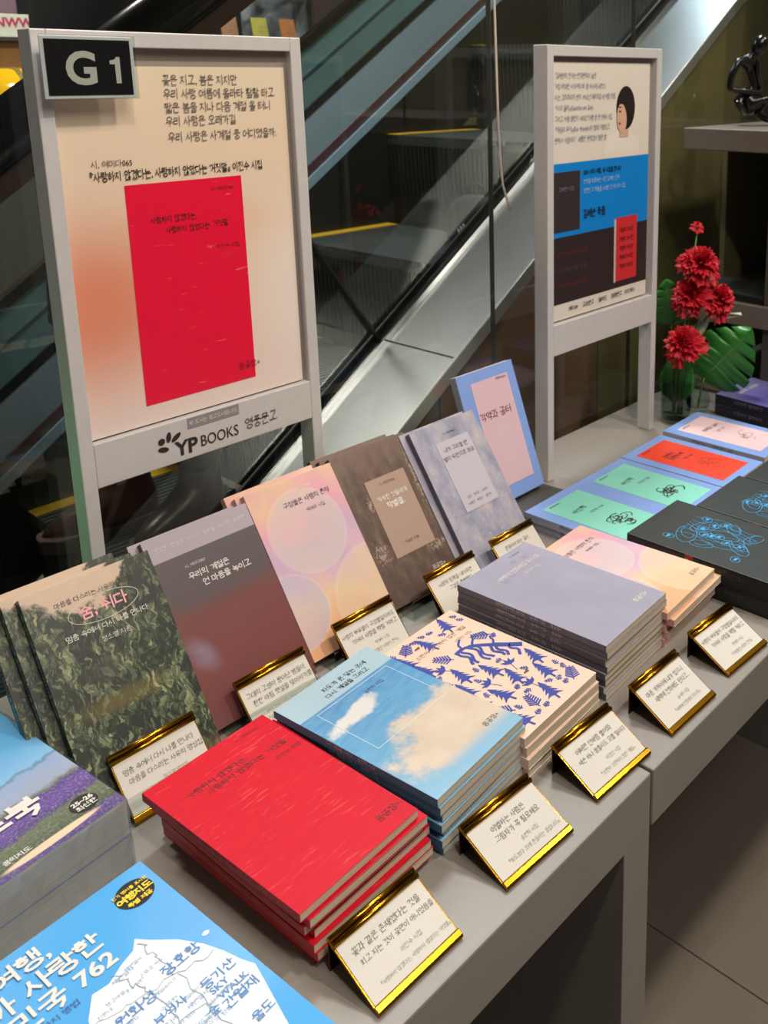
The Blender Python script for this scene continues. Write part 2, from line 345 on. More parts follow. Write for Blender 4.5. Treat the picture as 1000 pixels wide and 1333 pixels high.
JX=1.14                                # joint seen between the two lower deck sheets
for a,b in ((X0,JX-.0015),(JX+.0015,2.6),(2.603,X1)):
    E_(inc('outer_deck',[(.74,-1.283),(.74,-1.278),(.925,-1.278),(.925,-1.283)],a,b,STEEL,esc))
    E_(inc('inner_deck',[(.962,-1.300),(.962,-1.290),(.985,-1.290),(.985,-1.300)],a,b,STEEL,esc))
E_(inc('deck_edge',[(.736,-1.31),(.736,-1.2775),(.745,-1.2775),(.745,-1.31)],X0,X1,flat('#c4c5c0',.3,.7),esc,.002))
E_(inc('glass_channel',[(.925,-1.295),(.925,-1.270),(.930,-1.270),(.930,-1.285),(.957,-1.285),(.957,-1.270),(.962,-1.270),(.962,-1.295)],X0,X1,flat('#26262a',.3,.6),esc))
E_(inc('chrome_bead_or_highlight',[(.921,-1.279),(.921,-1.266),(.926,-1.266),(.926,-1.279)],X0,X1,flat('#d8dadc',.15,1.0),esc))
BG=glassmat('balustrade_glass','#f5f8f6',0,4.0,1.5)
for a,b in ((X0,JX-.002),(JX+.002,2.6),(2.604,X1)):
    E_(inc('balustrade_glass',[(.938,-1.285),(.938,-.47),(.950,-.47),(.950,-1.285)],a,b,BG,esc,perp=TAN/(1+TAN*TAN)))
for a in (JX,2.602): E_(inc('glass_joint',[(.9385,-1.285),(.9385,-.47),(.9495,-.47),(.9495,-1.285)],a-.002,a+.002,flat('#15161a',.4),esc,perp=TAN/(1+TAN*TAN)))
hp=[]
for k in range(14):
    a=2*math.pi*k/14; hp.append((.944+.045*math.cos(a),-.425+.048*math.sin(a)))
E_(inc('handrail',hp,X0,X1,BLACKR,esc,smooth=True))
E_(inc('handrail_track',[(.925,-.500),(.925,-.466),(.963,-.466),(.963,-.500)],X0,X1,flat('#3b2d27',.35,.4),esc))
# side cladding under the near deck: separate panels
CLAD=NT('cladding_brown_reflection',.22); _n=CLAD.noise(CLAD.ob(),1.3,2); CLAD.color(CLAD.mix(_n,'#87695a','#7b6250')); CLAD=CLAD.mat  # brown cast of reflections on the left panels, put into their colour
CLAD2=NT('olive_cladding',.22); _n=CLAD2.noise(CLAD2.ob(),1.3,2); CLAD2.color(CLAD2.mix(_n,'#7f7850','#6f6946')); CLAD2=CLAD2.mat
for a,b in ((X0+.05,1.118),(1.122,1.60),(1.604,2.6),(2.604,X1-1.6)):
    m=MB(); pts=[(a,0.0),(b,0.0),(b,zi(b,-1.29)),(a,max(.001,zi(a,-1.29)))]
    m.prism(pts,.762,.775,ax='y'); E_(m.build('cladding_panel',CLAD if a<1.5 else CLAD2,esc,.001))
# skirts, far deck, far balustrade
E_(inc('skirt',[(.985,-1.75),(.985,-1.292),(.990,-1.292),(.990,-1.75)],X0,X1,DARKM,esc))
E_(inc('skirt',[(1.932,-1.80),(1.932,-1.505),(1.940,-1.505),(1.940,-1.80)],X0,X1,DARKM,esc))
E_(inc('deck_edge',[(1.930,-1.510),(1.930,-1.478),(1.944,-1.478),(1.944,-1.510)],X0,X1,flat('#a9c4d4',.35,.3),esc))
E_(inc('brush_strip',[(1.938,-1.480),(1.938,-1.445),(1.950,-1.445),(1.950,-1.480)],X0,X1,flat('#4a2428',.6),esc))
for a,b in ((X0,1.46),(1.463,X1)):
    E_(inc('far_deck',[(1.945,-1.447),(1.965,-1.318),(1.975,-1.318),(1.955,-1.447)],a,b,STEELB,esc))
E_(inc('glass_channel',[(1.962,-1.322),(1.962,-1.295),(1.985,-1.295),(1.985,-1.322)],X0,X1,flat('#121316',.3),esc))
FG=glassmat('far_balustrade_glass','#9fbdb8',0,1.0,1.5,.55,'#7d9c9c')
E_(inc('balustrade_glass',[(1.970,-1.297),(1.970,-1.115),(1.980,-1.115),(1.980,-1.297)],X0,X1,FG,esc))
E_(inc('chrome_bead_or_highlight',[(1.966,-1.205),(1.966,-1.198),(1.971,-1.198),(1.971,-1.205)],X0,X1,flat('#b8cbd8',.2,.9),esc))  # highlight line on the far glass, built as a bright strip
E_(inc('handrail_reflection_bar',[(1.962,-1.125),(1.962,-1.092),(1.99,-1.092),(1.99,-1.125)],X0,X1,BLACKR,esc,.003))  # black bar standing in for the handrail's reflection in the far glass
# steps
STEPM=flat('#4f5250',.45,.5); STEPD=flat('#2c2e2e',.5,.4); YEL=flat('#c79a12',.5,name='yellow_paint')
RUN,RISE=.4,.288
def step_meshes():
    tr=MB(); tr.box((0,0.992,-.03),(RUN,1.931,-.012))
    n=50; dy=(1.931-0.992)/n
    for k in range(n): tr.box((0,0.992+k*dy,-.012),(RUN-.002,0.992+k*dy+dy*.55,0))
    ri=MB(); ri.box((.02,0.992,-RISE),(.03,1.931,-.03))
    for k in range(n):
        y0=0.992+k*dy; y1=y0+dy*.55
        prof=[(.004,-.012),(.002,-.05),(.006,-.13),(.016,-.21),(.020,-RISE)]
        a=[ri.vt((x,y0,z)) for x,z in prof]; b=[ri.vt((x,y1,z)) for x,z in prof]
        c=[ri.vt((.022,y0,z)) for x,z in prof]; d=[ri.vt((.022,y1,z)) for x,z in prof]
        for i in range(4):
            ri.idx((a[i],a[i+1],b[i+1],b[i])); ri.idx((c[i],c[i+1],a[i+1],a[i])); ri.idx((b[i],b[i+1],d[i+1],d[i]))
    ye=[]
    for p in (((.0,1.885,.0005),(RUN-.01,1.931,.003)),((.0,0.992,.0005),(RUN-.01,1.026,.003))): e=MB(); e.box(*p); ye.append(e.mesh('yellow_edge',YEL))
    return tr.mesh('tread',STEPM),ri.mesh('riser',STEPD),ye
_tr,_ri,_ye=step_meshes()
for k in range(-2,6):
    s=link('step',_tr,esc); s.matrix_local=esc_inv@Matrix.Translation((.828+RUN*k,0,.359+RISE*k))
    link('riser',_ri,s)
    for e in _ye: link('yellow_edge',e,s)

# ---- shop shelf unit on the right, facing the tables
UNIT=flat('#736a63',.4); UNITD=flat('#4d4741',.5)
su=tag(empty('wall_shelf_unit',(1.9,.1,0)),'dark built-in shelf unit at the right edge beside the glass','shelf')
def sb(n,a,b,mat=UNIT,bev=.002): o=box(n,a,b,mat,su,bev); o.matrix_local=Matrix.Translation((-1.9,-.1,0)); return o
sb('shelf_board',(1.69,-.6,1.258),(2.1,.612,1.302)); sb('shelf_board',(1.69,-.6,.903),(2.1,.612,.95)); sb('shelf_board',(1.70,-.6,.72),(2.1,.612,.75))
sb('divider',(1.70,.395,.95),(2.1,.418,1.258),UNITD); sb('divider',(1.70,.395,.75),(2.1,.418,.903),UNITD); sb('divider',(1.70,.395,0),(2.1,.418,.72),UNITD)
sb('back_board',(2.1,-.6,0),(2.118,.612,1.258),olive())
sb('side_board',(1.86,.600,.95),(2.1,.613,1.258),olive())
# ================================================================ far shop behind the escalator
def farbox(name,a,b,mat,label,cat,bev=.003): 
    m=MB(); c=[(a[i]+b[i])/2 for i in range(2)]+[a[2]]; m.box([a[i]-c[i] for i in range(3)],[b[i]-c[i] for i in range(3)])
    o=m.build(name,mat,None,bev); o.location=c; return tag(o,label,cat)
cab=tag(empty('shop_cabinet',(1.2,3.1,0)),'orange-brown cabinet behind the escalator at the upper left','cabinet')
box('cabinet_body',(-.45,-.15,0),(.40,.25,1.52),flat('#8a5a22',.5),cab,.004); box('cabinet_top',(-.46,-.17,1.52),(.41,.26,1.535),flat('#3a3428',.4),cab,.002)
bd=tag(empty('banner_board',(1.2,3.0,1.535)),'cream board with pink letters and blue shape on the brown cabinet','sign')
box('board',(-.3,0,0),(.235,.02,.075),flat('#d9d6bd',.6),bd,.002)
_M=RX(90)
text('lettering',bd,'NWW',.042,.10,-.001,.034,flat('#c22a55',.6),bold=.03,rot=_M)
m=MB(); m.prism([(-.035+.055*math.cos(a)*.75,.0+.055*math.sin(a)) for a in [k*math.pi/12 for k in range(13)]],-.0015,-.0005,ax='y'); m.build('blue_shape',flat('#2f4f9e',.6),bd)
pk=tag(empty('pink_carton',(1.2,3.06,1.535)),'dull pink carton behind the cream board','box')
box('carton',(-.3,0,0),(.2,.15,.26),flat('#7d5f68',.6),pk,.004); box('lid',(-.305,-.006,.22),(.205,.156,.27),flat('#8a6a72',.6),pk,.003)
bag=tag(empty('yellow_pouch',(1.30,2.80,1.235)),'glossy yellow wrapped roll in front of the brown cabinet','package')
m=MB(); m.tube([(-.16,0,.10),(-.12,0,.10),(.02,0,.10),(.06,0,.10)],[.08,.1,.1,.08],16); m.build('wrapped_roll',flat('#d9a80f',.12,name='yellow_film'),bag)
m=MB(); m.tube([(-.05,0,.10),(-.035,0,.10)],.102,16); m.build('paper_band',flat('#7a6a2c',.5),bag)
bag2=farbox('plinth',(1.05,2.72,0),(1.42,2.9,1.235),flat('#4a4a3c',.6),'dark plinth under the yellow wrapped roll','plinth')
rk=tag(empty('leaflet_rack',(2.25,2.95,0)),'black rack holding coloured cards beyond the escalator','rack')
box('rack_back',(-.45,.05,0),(.22,.07,1.9),flat('#16171a',.5),rk,.003); box('rack_ledge',(-.45,-.10,1.47),(.22,.05,1.485),flat('#26241f',.5),rk,.002)
for x,c,l in ((-.16,'#b07a52','tan memo card leftmost on the dark rack'),(-.025,'#bdae45','mustard yellow memo card between the tan and orange cards'),(.105,'#b8703c','orange memo card rightmost on the dark rack')):
    cd=tag(empty('memo_card',(2.25+x,2.87,1.485)),l,'card','memo cards on the rack')
    m=MB(); m.T=RX(80); m.box((-.035,0,0),(.035,.15,.002)); m.build('card',flat(c,.6),cd)
    for r in range(4): text('print',cd,'사랑의 모든' if r%2 else '시와 그림',.008,.03,0,0,INKGREY2,'RIGHT',M=RX(80)@Matrix.Translation((0,.11-.018*r,.0026)))
ph=tag(empty('grey_photo_print',(2.30,2.985,1.50)),'grey photo print behind the memo cards','print')
def greyphoto():
    t=NT('grey_photo',.5); n=t.noise(t.ob(),9,3,.6,.6); t.color(t.ramp(n,[(.35,'#1d1e20'),(.55,'#6f7276'),(.7,'#a4a6a8')])); return t.mat
m=MB(); m.box((-.09,0,0),(.24,.004,.26)); m.build('sheet',greyphoto(),ph)
# dim red-lit shop shelf seen between the escalator sides
rs=tag(empty('product_shelf',(2.95,2.7,0)),'dim brown product shelf seen through the escalator glass','shelf')
box('shelf_board',(-.45,-.1,1.235),(.45,.2,1.265),flat('#5c3a34',.5),rs,.003); box('shelf_back',(-.45,.2,.9),(.45,.22,2.2),flat('#3d2524',.6),rs,.003)
box('shelf_plinth',(-.45,-.08,0),(.45,.2,1.19),flat('#2c2422',.6),rs,.003); box('price_rail',(-.45,-.105,1.19),(.45,-.09,1.222),flat('#7d7440',.5),rs,.001)
for i,(x,h,wd,c,l) in enumerate(((-.19,.105,.06,'#8a6a5a','tall pale carton on the dim product shelf'),(-.11,.075,.05,'#7c4b40','short reddish carton beside the tall one on the product shelf'),(.0,.05,.065,'#a08a5a','small cream box on the dim product shelf'),(.13,.09,.05,'#5c302c','dark red carton rightmost on the product shelf'))):
    b_=tag(empty('carton',(2.95+x,2.66,1.265)),l,'box','cartons on the product shelf'); box('body',(-wd/2,-.03,0),(wd/2,.03,h),flat(c,.5),b_,.002); box('label_patch',(-wd*.35,-.0312,h*.2),(wd*.35,-.03,h*.6),flat('#b9a88a',.6),b_)
lampm=tag(empty('shelf_lamp',(2.95,2.68,1.44)),'small warm strip lamp above the dim product shelf','lamp'); box('housing',(-.16,0,0),(.16,.04,.02),flat('#3a2a26',.5),lampm,.002)
box('diffuser',(-.15,.005,-.004),(.15,.035,0),emis('#ff8a60',3.0),lampm)

# ================================================================ BOOKS
def pagemat():
    t=NT('page_edges',.8); o=t.ob(); n=t.noise(t.mp(o,(6,6,2600)),1.0,2); t.color(t.ramp(n,[(.3,'#a8977e'),(.5,'#cbbda4'),(.7,'#ddd1ba')])); return t.mat
PAGES=pagemat()
def art(name,fn,rough=.38,coat=0):
    t=NT(name,rough); u,v,_=t.sep(t.uv()); t.color(fn(t,u,v,t.uv()))
    if coat: t.coat(coat,.15)
    return t.mat
def a_red(t,u,v,w):
    st=t.noise(t.mp(w,(3,42,1),(0,0,R(14))),1.6,5,.6,.4); lo=t.noise(t.mp(w,(2.5,4,1)),1.3,3)
    f=t.math('MULTIPLY',t.smooth(st,.55,.66),t.smooth(lo,.42,.58)); base=t.mix(t.noise(t.mp(w,(2,14,1),(0,0,R(14))),2,4),'#cc1029','#b50d22')
    return t.mix(t.math('MULTIPLY',f,.42),base,'#d8605c')
def a_sea(t,u,v,w):
    n=t.noise(t.mp(w,(3,16,1),(0,0,R(-8))),2.2,5); n2=t.noise(t.mp(w,(1.0,1.6,1)),3.2,6,.6)
    sea=t.mix(n,t.ramp(v,[(.0,'#8fb0c6'),(.35,'#4f8cb6'),(.62,'#2f7ab4'),(.84,'#2468a8')]),'#6fa8c8')
    cl=t.smooth(t.math('ADD',t.math('SUBTRACT',1.0,t.dist(u,v,.78,.22,.80,.30)),t.math('MULTIPLY',t.math('SUBTRACT',n2,.5),1.5)),.0,.3)
    cl=t.math('MULTIPLY',cl,t.smooth(v,.04,.14)); c=t.mix(cl,sea,t.mix(n2,'#b9a28b','#d9cab8'))
    c2=t.smooth(t.math('ADD',t.math('SUBTRACT',1.0,t.dist(u,t.math('SUBTRACT',v,t.math('MULTIPLY',u,.10)),.30,.635,.34,.06)),t.math('MULTIPLY',t.math('SUBTRACT',n2,.5),2.2)),.0,.45)
    c=t.mix(t.math('MULTIPLY',c2,.85),c,'#dcd6cc'); return t.mix(t.smooth(v,.818,.822),c,'#9fbac6')
def a_cream(t,u,v,w): return t.mix(t.noise(w,4,3),'#e2c4b0','#dbbba6')
def a_lav(t,u,v,w):
    n=t.noise(w,3.0,4); c=t.mix(n,'#8b889a','#a19eb0')
    for x,y in ((.30,.79),(.42,.80),(.62,.90),(.76,.885)):
        d=t.dist(u,v,x,y,.055,.026); r=t.smooth(d,.1,1.2,True); c=t.mix(t.math('MULTIPLY',r,.30),c,'#6d6a7c')
    return c
def a_pastel(t,u,v,w):
    n=t.noise(w,1.6,2); c=t.ramp(t.math('ADD',t.math('MULTIPLY',v,.8),t.math('MULTIPLY',t.math('SUBTRACT',n,.5),.7)),[(.02,'#e09a5c'),(.2,'#dfba8c'),(.34,'#c9a0b8'),(.48,'#b795b8'),(.6,'#dd90a6'),(.78,'#e0b48c'),(.95,'#dd8ca8')])
    for x,y,r,col in ((.48,.68,.42,'#c6bdb6'),(.95,.16,.52,'#d8bd98'),(.02,.28,.36,'#aaaac4')):
        d=t.dist(u,t.math('MULTIPLY',v,1.64),x,y*1.64,r,r); c=t.mix(t.math('MULTIPLY',t.math('MULTIPLY',t.smooth(d,.92,1.0,True),t.math('ADD',.62,t.math('MULTIPLY',t.smooth(d,.2,1.0),.2))),.75),c,col)
        c=t.mix(t.math('MULTIPLY',t.math('MULTIPLY',t.smooth(d,.90,.99),t.smooth(d,.99,1.02,True)),.16),c,'#fbeee6')
    return t.mix(.28,c,'#cfbdb6')
def a_green(t,u,v,w):
    n=t.noise(t.mp(w,(1,1.6,1)),6,5,.65,.5); wob=t.noise(t.mp(w,(1,1.6,1)),5,3,.6,0,True)
    add=t.n.new('ShaderNodeVectorMath'); add.operation='MULTIPLY_ADD'; t.L(wob,add.inputs[0]); add.inputs[1].default_value=(.22,.22,0); t.L(t.mp(w,(1,1.6,1)),add.inputs[2]); p=add.outputs[0]
    def dabs(scale,ang,stretch): 
        q=t.mp(p,(1,stretch,1),(0,0,R(ang))); x,_,_=t.sep(t.voro(q,scale,'F1','Color')); d=t.voro(q,scale); return t.math('SUBTRACT',x,t.math('MULTIPLY',d,.55))
    f=t.math('ADD',t.math('MULTIPLY',dabs(30,40,.42),.5),t.math('MULTIPLY',dabs(58,-30,.42),.5)); big=t.noise(t.mp(w,(1,1.6,1)),2.6,3,.5)
    f=t.math('ADD',f,t.math('MULTIPLY',t.math('SUBTRACT',big,.5),.9))
    lf=t.ramp(f,[(.02,'#1b211a'),(.2,'#333d2c'),(.38,'#525e43'),(.56,'#707b59'),(.78,'#a39d78')])
    lf=t.mix(t.math('MULTIPLY',t.smooth(t.dist(u,v,.46,.40,.5,.07),.2,1,True),.30),lf,'#8d7b34'); lf=t.mix(t.math('MULTIPLY',t.smooth(t.dist(u,v,.40,.55,.22,.07),.2,1,True),.55),lf,'#3f3638')
    sky=t.mix(n,'#d6bda4','#bfa793')
    h=t.math('ADD',v,t.math('MULTIPLY',t.math('SUBTRACT',n,.5),.26)); du_=t.math('SUBTRACT',u,.40); edge=t.math('ADD',.84,t.math('MULTIPLY',t.math('MULTIPLY',du_,du_),.9))
    c=t.mix(t.smooth(t.math('SUBTRACT',h,edge),-.015,.03),lf,sky)
    return t.mix(t.math('MULTIPLY',t.smooth(t.math('ADD',v,t.math('MULTIPLY',n,.1)),.05,.13,True),.7),c,'#7a5334')
def a_maroon(t,u,v,w):
    n=t.noise(t.mp(w,(1,5,1)),3,4); c=t.ramp(v,[(.0,'#6a3634'),(.3,'#7a3b39'),(.55,'#743f3d'),(.63,'#584b4e'),(.8,'#554e52')])
    c=t.mix(t.math('MULTIPLY',n,.35),c,'#4a3030'); bl=t.math('MULTIPLY',t.smooth(t.dist(t.math('ADD',u,t.math('MULTIPLY',v,.5)),v,.32,.36,.16,.13),.1,1.0,True),t.math('MULTIPLY',n,.9)); c=t.mix(bl,c,'#8e8ca4')
    return t.mix(t.smooth(v,.868,.872),c,'#a59aa4')
def a_brown(t,u,v,w):
    n=t.noise(w,9,6,.65,.5); g=t.noise(t.mp(w,(4,1.2,1)),3,3); c=t.ramp(t.math('ADD',t.math('MULTIPLY',n,.6),t.math('MULTIPLY',g,.4)),[(.30,'#43362f'),(.5,'#5f4c43'),(.66,'#75604f')])
    c=t.mix(t.math('MULTIPLY',t.smooth(v,.75,1.0),.55),c,'#7b655c')
    for x,y,sx,sy in ((.90,.70,.06,.32),(.13,.33,.12,.10),(.24,.64,.05,.08),(.82,.24,.2,.05)):
        c=t.mix(t.math('MULTIPLY',t.smooth(t.math('ADD',t.math('SUBTRACT',1.0,t.dist(u,v,x,y,sx,sy)),t.math('MULTIPLY',t.math('SUBTRACT',t.noise(w,34,4,.7),.5),4.5)),.45,.95),.6),c,'#b9a594')
    return t.mix(t.math('MULTIPLY',t.smooth(v,.0,.3,True),.35),c,'#3a2d28')
def a_dusk(t,u,v,w):
    n=t.noise(w,4,5,.6); s=t.noise(t.mp(w,(1,1.4,1)),26,3,.6); c=t.ramp(n,[(.3,'#7e7f93'),(.5,'#9d9bac'),(.68,'#b7adae')])
    return t.mix(t.math('MULTIPLY',t.smooth(s,.6,.74),.55),c,'#d8d2cc')
def a_guide(t,u,v,w):
    n=t.noise(w,7,6,.7); b=t.noise(t.mp(w,(1,1.4,1)),60,3,.75); n3=t.noise(w,22,4,.7)
    vv=t.math('ADD',v,t.math('ADD',t.math('MULTIPLY',t.math('SUBTRACT',n,.5),.10),t.math('MULTIPLY',t.math('SUBTRACT',u,.95),-.06)))
    c=t.ramp(vv,[(.0,'#55477d'),(.05,'#5c4c86'),(.07,'#4e5a42'),(.12,'#5d6b45'),(.17,'#66744c'),(.19,'#55477d'),(.25,'#6b4e9c'),(.31,'#5f4a8e'),(.325,'#66744c'),(.35,'#9fa9c0'),(.47,'#9aaed2'),(.485,'#6f8fb4'),(.50,'#8cbde6'),(.7,'#66b0ea'),(1.,'#6cb6ee')])
    k=t.smooth(v,.50,.42,True); k=t.smooth(v,.30,.37,True)
    c=t.mix(t.math('MULTIPLY',k,t.smooth(b,.45,.7)),c,t.mix(n3,'#2b3022','#b9a9d2'))
    skin=t.smooth(t.dist(u,t.math('SUBTRACT',v,t.math('MULTIPLY',u,.02)),.62,.030,.30,.022),.7,1.0,True)
    return t.mix(skin,c,'#e6c9ae')
def a_map(t,u,v,w): return t.mix(t.noise(w,3,2),'#4fa3e2','#5aaae4')
def a_blue(t,u,v,w): return t.mix(t.noise(w,3,2),'#7d9fe0','#8aa6e2')
def a_black(t,u,v,w): return t.mix(t.noise(w,5,3),'#343835','#2b2e2d')
def a_purple(t,u,v,w): return t.mix(t.noise(w,3,3),t.ramp(v,[(0,'#2f2d6e'),(.6,'#4b4791'),(1,'#9a92c8')]),'#6a66a6')
A=dict(red=art('cover_red',a_red,.5),sea=art('cover_sea',a_sea,.4),cream=art('cover_cream',a_cream,.45),lav=art('cover_lavender',a_lav,.4),pastel=art('cover_pastel',a_pastel,.35,.2),
 green=art('cover_garden',a_green,.4),maroon=art('cover_maroon',a_maroon,.4),brown=art('cover_sepia',a_brown,.42),dusk=art('cover_dusk',a_dusk,.4),guide=art('cover_field',a_guide,.18,.6),
 map=art('cover_map',a_map,.15,.7),blue=art('cover_blue',a_blue,.38),black=art('cover_black',a_black,.45),purple=art('cover_purple',a_purple,.3))
A['red'].node_tree.nodes['Principled BSDF'].inputs['Specular IOR Level'].default_value=.2
SP=dict(red=flat('#b0182a',.4),sea=flat('#3f7ba6',.4),cream=flat('#ecd3c2',.5),lav=flat('#64616f',.4),pastel=flat('#d9a2a4',.4),green=flat('#20372e',.4),maroon=flat('#5c5358',.4),brown=flat('#4a3b36',.4),dusk=flat('#5b5b6c',.4),
 guide=flat('#7d95b8',.3),map=flat('#5f92bd',.3),blue=flat('#aab0c8',.4),black=flat('#171818',.45),purple=flat('#15162c',.4))
_bm={}
def book_meshes(k,w,l,t,hard=False):
    key=(k,w,l,t)
    if key not in _bm:
        c=MB(); th=.0022 if hard else .0005
        c.box((0,0,t-th),(w,l,t),1,0,True); c.box((0,0,0),(w,l,th),1); c.box((0,0,th),(th*1.2,l,t-th),1)
        p=MB(); g=.003 if hard else .0004; p.box((th*1.2,g,th),(w-g,l-g,t-th))
        _bm[key]=(c.mesh('cover',[A[k],SP[k]]),p.mesh('page_block',PAGES))
    return _bm[key]
def book(k,w,l,t,loc,rot,label,group,name='paperback_book',hard=False,cat='book',spine=None,spine_mat=None,spine_y=.5,spine_al='CENTER',spine_s=None):
    o=empty(name,loc,rot); tag(o,label,cat,group); a,b=book_meshes(k,w,l,t,hard); PM[o.name]=link('cover',a,o,.0003 if not hard else .0008); link('page_block',b,o)
    if spine: text('spine_text',o,spine,spine_s or t*.62,-.0002,l*spine_y,t*.5,spine_mat or INK,spine_al,rot=RY(-90)@RZ(-90),M=None).location.z=t*.5-(spine_s or t*.62)*.30*0
    return o
ORD=['topmost','second from top','third from top','fourth from top','fifth from top','sixth from top','seventh from top','eighth from top','bottom']
def stack(k,n,w,l,h,x,y,rot,desc,group,jit,spine=None,spine_mat=None):
    """flat pile; first entry returned is the topmost; jit gives (dx,dy,drot) per book from top"""
    t=h/n; out=[]
    for i in range(n):
        dx,dy,dr=jit[i%len(jit)] if i else (0,0,0)
        ordn='bottom' if i==n-1 else ORD[i]
        out.append(book(k,w,l,t-.0002,(x+dx,y+dy,TZ+.0001+h-(i+1)*t),(0,0,R(rot+dr)),f'{desc}, {ordn} of its stack',group,spine=spine,spine_mat=spine_mat,spine_s=t*.5))
    return out
# ---- five flat stacks along the front
red=stack('red',7,.125,.205,.057,.3211,.0833,3.75,'red poetry paperback with streaked cover','red paperbacks in the front stack',[(0,0,0),(.006,-.003,-.8),(.004,.002,-1.2),(.012,.001,-.6),(.008,-.003,-1.4),(.010,-.004,-.9),(.013,.003,-1.2)],'사랑하지 않겠다는, 사랑하지 않았다는 거짓말   이진수 시집',INKR)
sea=stack('sea',7,.1254,.2065,.059,.4615,.0845,5.7,'blue sea and cloud paperback','sea-cover paperbacks in the front row',[(0,0,0),(.001,-.002,-.2),(.004,-.001,-.6),(.001,-.003,.3),(.006,.001,-1.6),(.002,-.002,-.5),(.004,-.001,-.9)],'다시 계절을 그리고    송현희 시집',INKW)
tree=stack('cream',4,.125,.205,.044,.5785,.0885,3.8,'cream paperback with blue forest print','forest-print paperbacks in the front row',[(0,0,0),(.002,-.001,-.5),(.001,-.004,.4),(.003,-.002,-.3)],'소란이 소란하지 않은 계절',INKB)
lav=stack('lav',8,.130,.210,.067,.7190,.0960,3.3,'plain grey-violet paperback','grey-violet paperbacks in the front row',[(0,0,0),(.001,-.001,.2),(.000,.001,-.3),(.001,-.001,.3),(-.001,.000,-.2),(.001,.001,.2),(-.001,.002,-.2),(.001,0,.1)],'새벽에 전화해도 되나요     송세아 시집     꿈공장+',INKW)
pas=stack('pastel',5,.125,.205,.047,.8400,.0960,4.0,'pastel bubble paperback','pastel paperbacks in the front row',[(0,0,0),(.006,-.006,-.3),(.003,.004,1.6),(.005,.002,-.6),(.002,.004,.4)],'구정물은 사랑의 흔적    박예우 시집',INKB)
def on(bk,t): return t+.0004
tz=.057/7; z=tz
text('series_text',red[0],'시, 여미다065',.0045,.112,.192,z,INKR,'RIGHT')
text('title_text',red[0],'사랑하지 않겠다는,',.0072,.020,.166,z,INKR,bold=.012); text('title_text',red[0],'사랑하지 않았다는',.0072,.033,.156,z,INKR,bold=.012)
text('title_text',red[0],'거짓말',.0072,.094,.156,z,INKR,bold=.012); text('author_text',red[0],'이진수 시집',.0052,.094,.143,z,INKR); text('publisher_mark',red[0],'꿈공장+',.0075,.096,.016,z,INKR,bold=.01)
z=.059/7
text('title_text',sea[0],'파도가 온 닿는 곳에',.0068,.046,.186,z,INK,bold=.008); text('title_text',sea[0],'다시 계절을 그리고',.0068,.042,.1755,z,INK,bold=.008)
text('author_text',sea[0],'송현희 시집',.0050,.068,.150,z,flat('#2d4c66',.6)); text('publisher_mark',sea[0],'꿈공장+',.0065,.095,.022,z,INK)
m=MB(); a,b,c,d=.018,.112,.085,.165; m.strip([(a,c),(b,c),(b,d),(a,d),(a,c)],.0006,z); m.build('frame_line',flat('#cfe0ea',.5),PC(sea[0]))
z=.067/8
text('title_text',lav[0],'새벽에 전화해도 되나요',.0078,.034,.172,z,INKW,bold=.008); text('author_text',lav[0],'송세아 시집',.0055,.068,.158,z,INKW); text('publisher_mark',lav[0],'꿈공장+',.0075,.092,.018,z,INKW,bold=.01); text('series_text',lav[0],'시, 여미다062',.0035,.085,.198,z,INKGREY2)
z=.047/5
text('title_text',pas[0],'구정물은 사랑의 흔적',.0080,.030,.168,z,INKB); text('author_text',pas[0],'박예우 시집',.0055,.068,.155,z,INKB); text('publisher_mark',pas[0],'꿈공장+',.0065,.094,.016,z,INKB)
# forest print: pines, ferns, sprigs in blue ink
z=.044/4; BLUEI=flat('#2f3f96',.6,name='ink_blue'); text('title_text',tree[0],'소란이 소란하지 않은 계절',.0068,.030,.166,z,flat('#8a5a44',.6)); text('author_text',tree[0],'이경선 시집',.005,.080,.155,z,flat('#8a5a44',.6))
rnd=random.Random(3); fp=MB(); fp2=MB(); zz=z
def rot2(pts,a,cx,cy): c,s=math.cos(a),math.sin(a); return [(cx+c*x-s*y,cy+s*x+c*y) for x,y in pts]
def pine(cx,cy,h,a):
    for i in range(4):
        w_=h*(.36-.07*i); y0=h*.2*i-h*.3; fp.poly(rot2([(-w_,y0),(-w_*.4,y0+h*.06),(0,y0+.02*h),(w_*.45,y0+h*.05),(w_,y0-.01*h),(0,y0+h*.34)],a,cx,cy),zz)
    fp.poly(rot2([(-h*.04,-h*.5),(h*.04,-h*.5),(h*.04,-h*.28),(-h*.04,-h*.28)],a,cx,cy),zz)
def fern(cx,cy,h,a,wd=.0009,n=6):
    fp.strip(rot2([(0,-h*.5),(0,h*.5)],a,cx,cy),wd,zz)
    for i in range(n):
        y=-h*.35+h*.8*i/n; q=h*.32*(1-.5*i/n)
        for s in (-1,1): fp.strip(rot2([(0,y),(s*q,y+q*.6)],a,cx,cy),wd*1.5,zz)
def leafy(cx,cy,h,a):
    fp.strip(rot2([(0,-h*.5),(0,h*.2)],a,cx,cy),.0008,zz)
    for b_ in (-.9,-.3,.3,.9):
        p=rot2([(0,0),(h*.09,h*.25),(0,h*.5),(-h*.09,h*.25)],b_,0,0); fp.poly(rot2(p,a,cx,cy),zz)
def bush(cx,cy,h,a):
    fp.poly(rot2([(h*.42*math.cos(q)*(1+.16*math.sin(5*q)),h*.1+h*.32*math.sin(q)*(1+.16*math.sin(5*q))) for q in [k*math.pi/10 for k in range(20)]],a,cx,cy),zz); fp.strip(rot2([(0,-h*.5),(0,0)],a,cx,cy),.0012,zz)
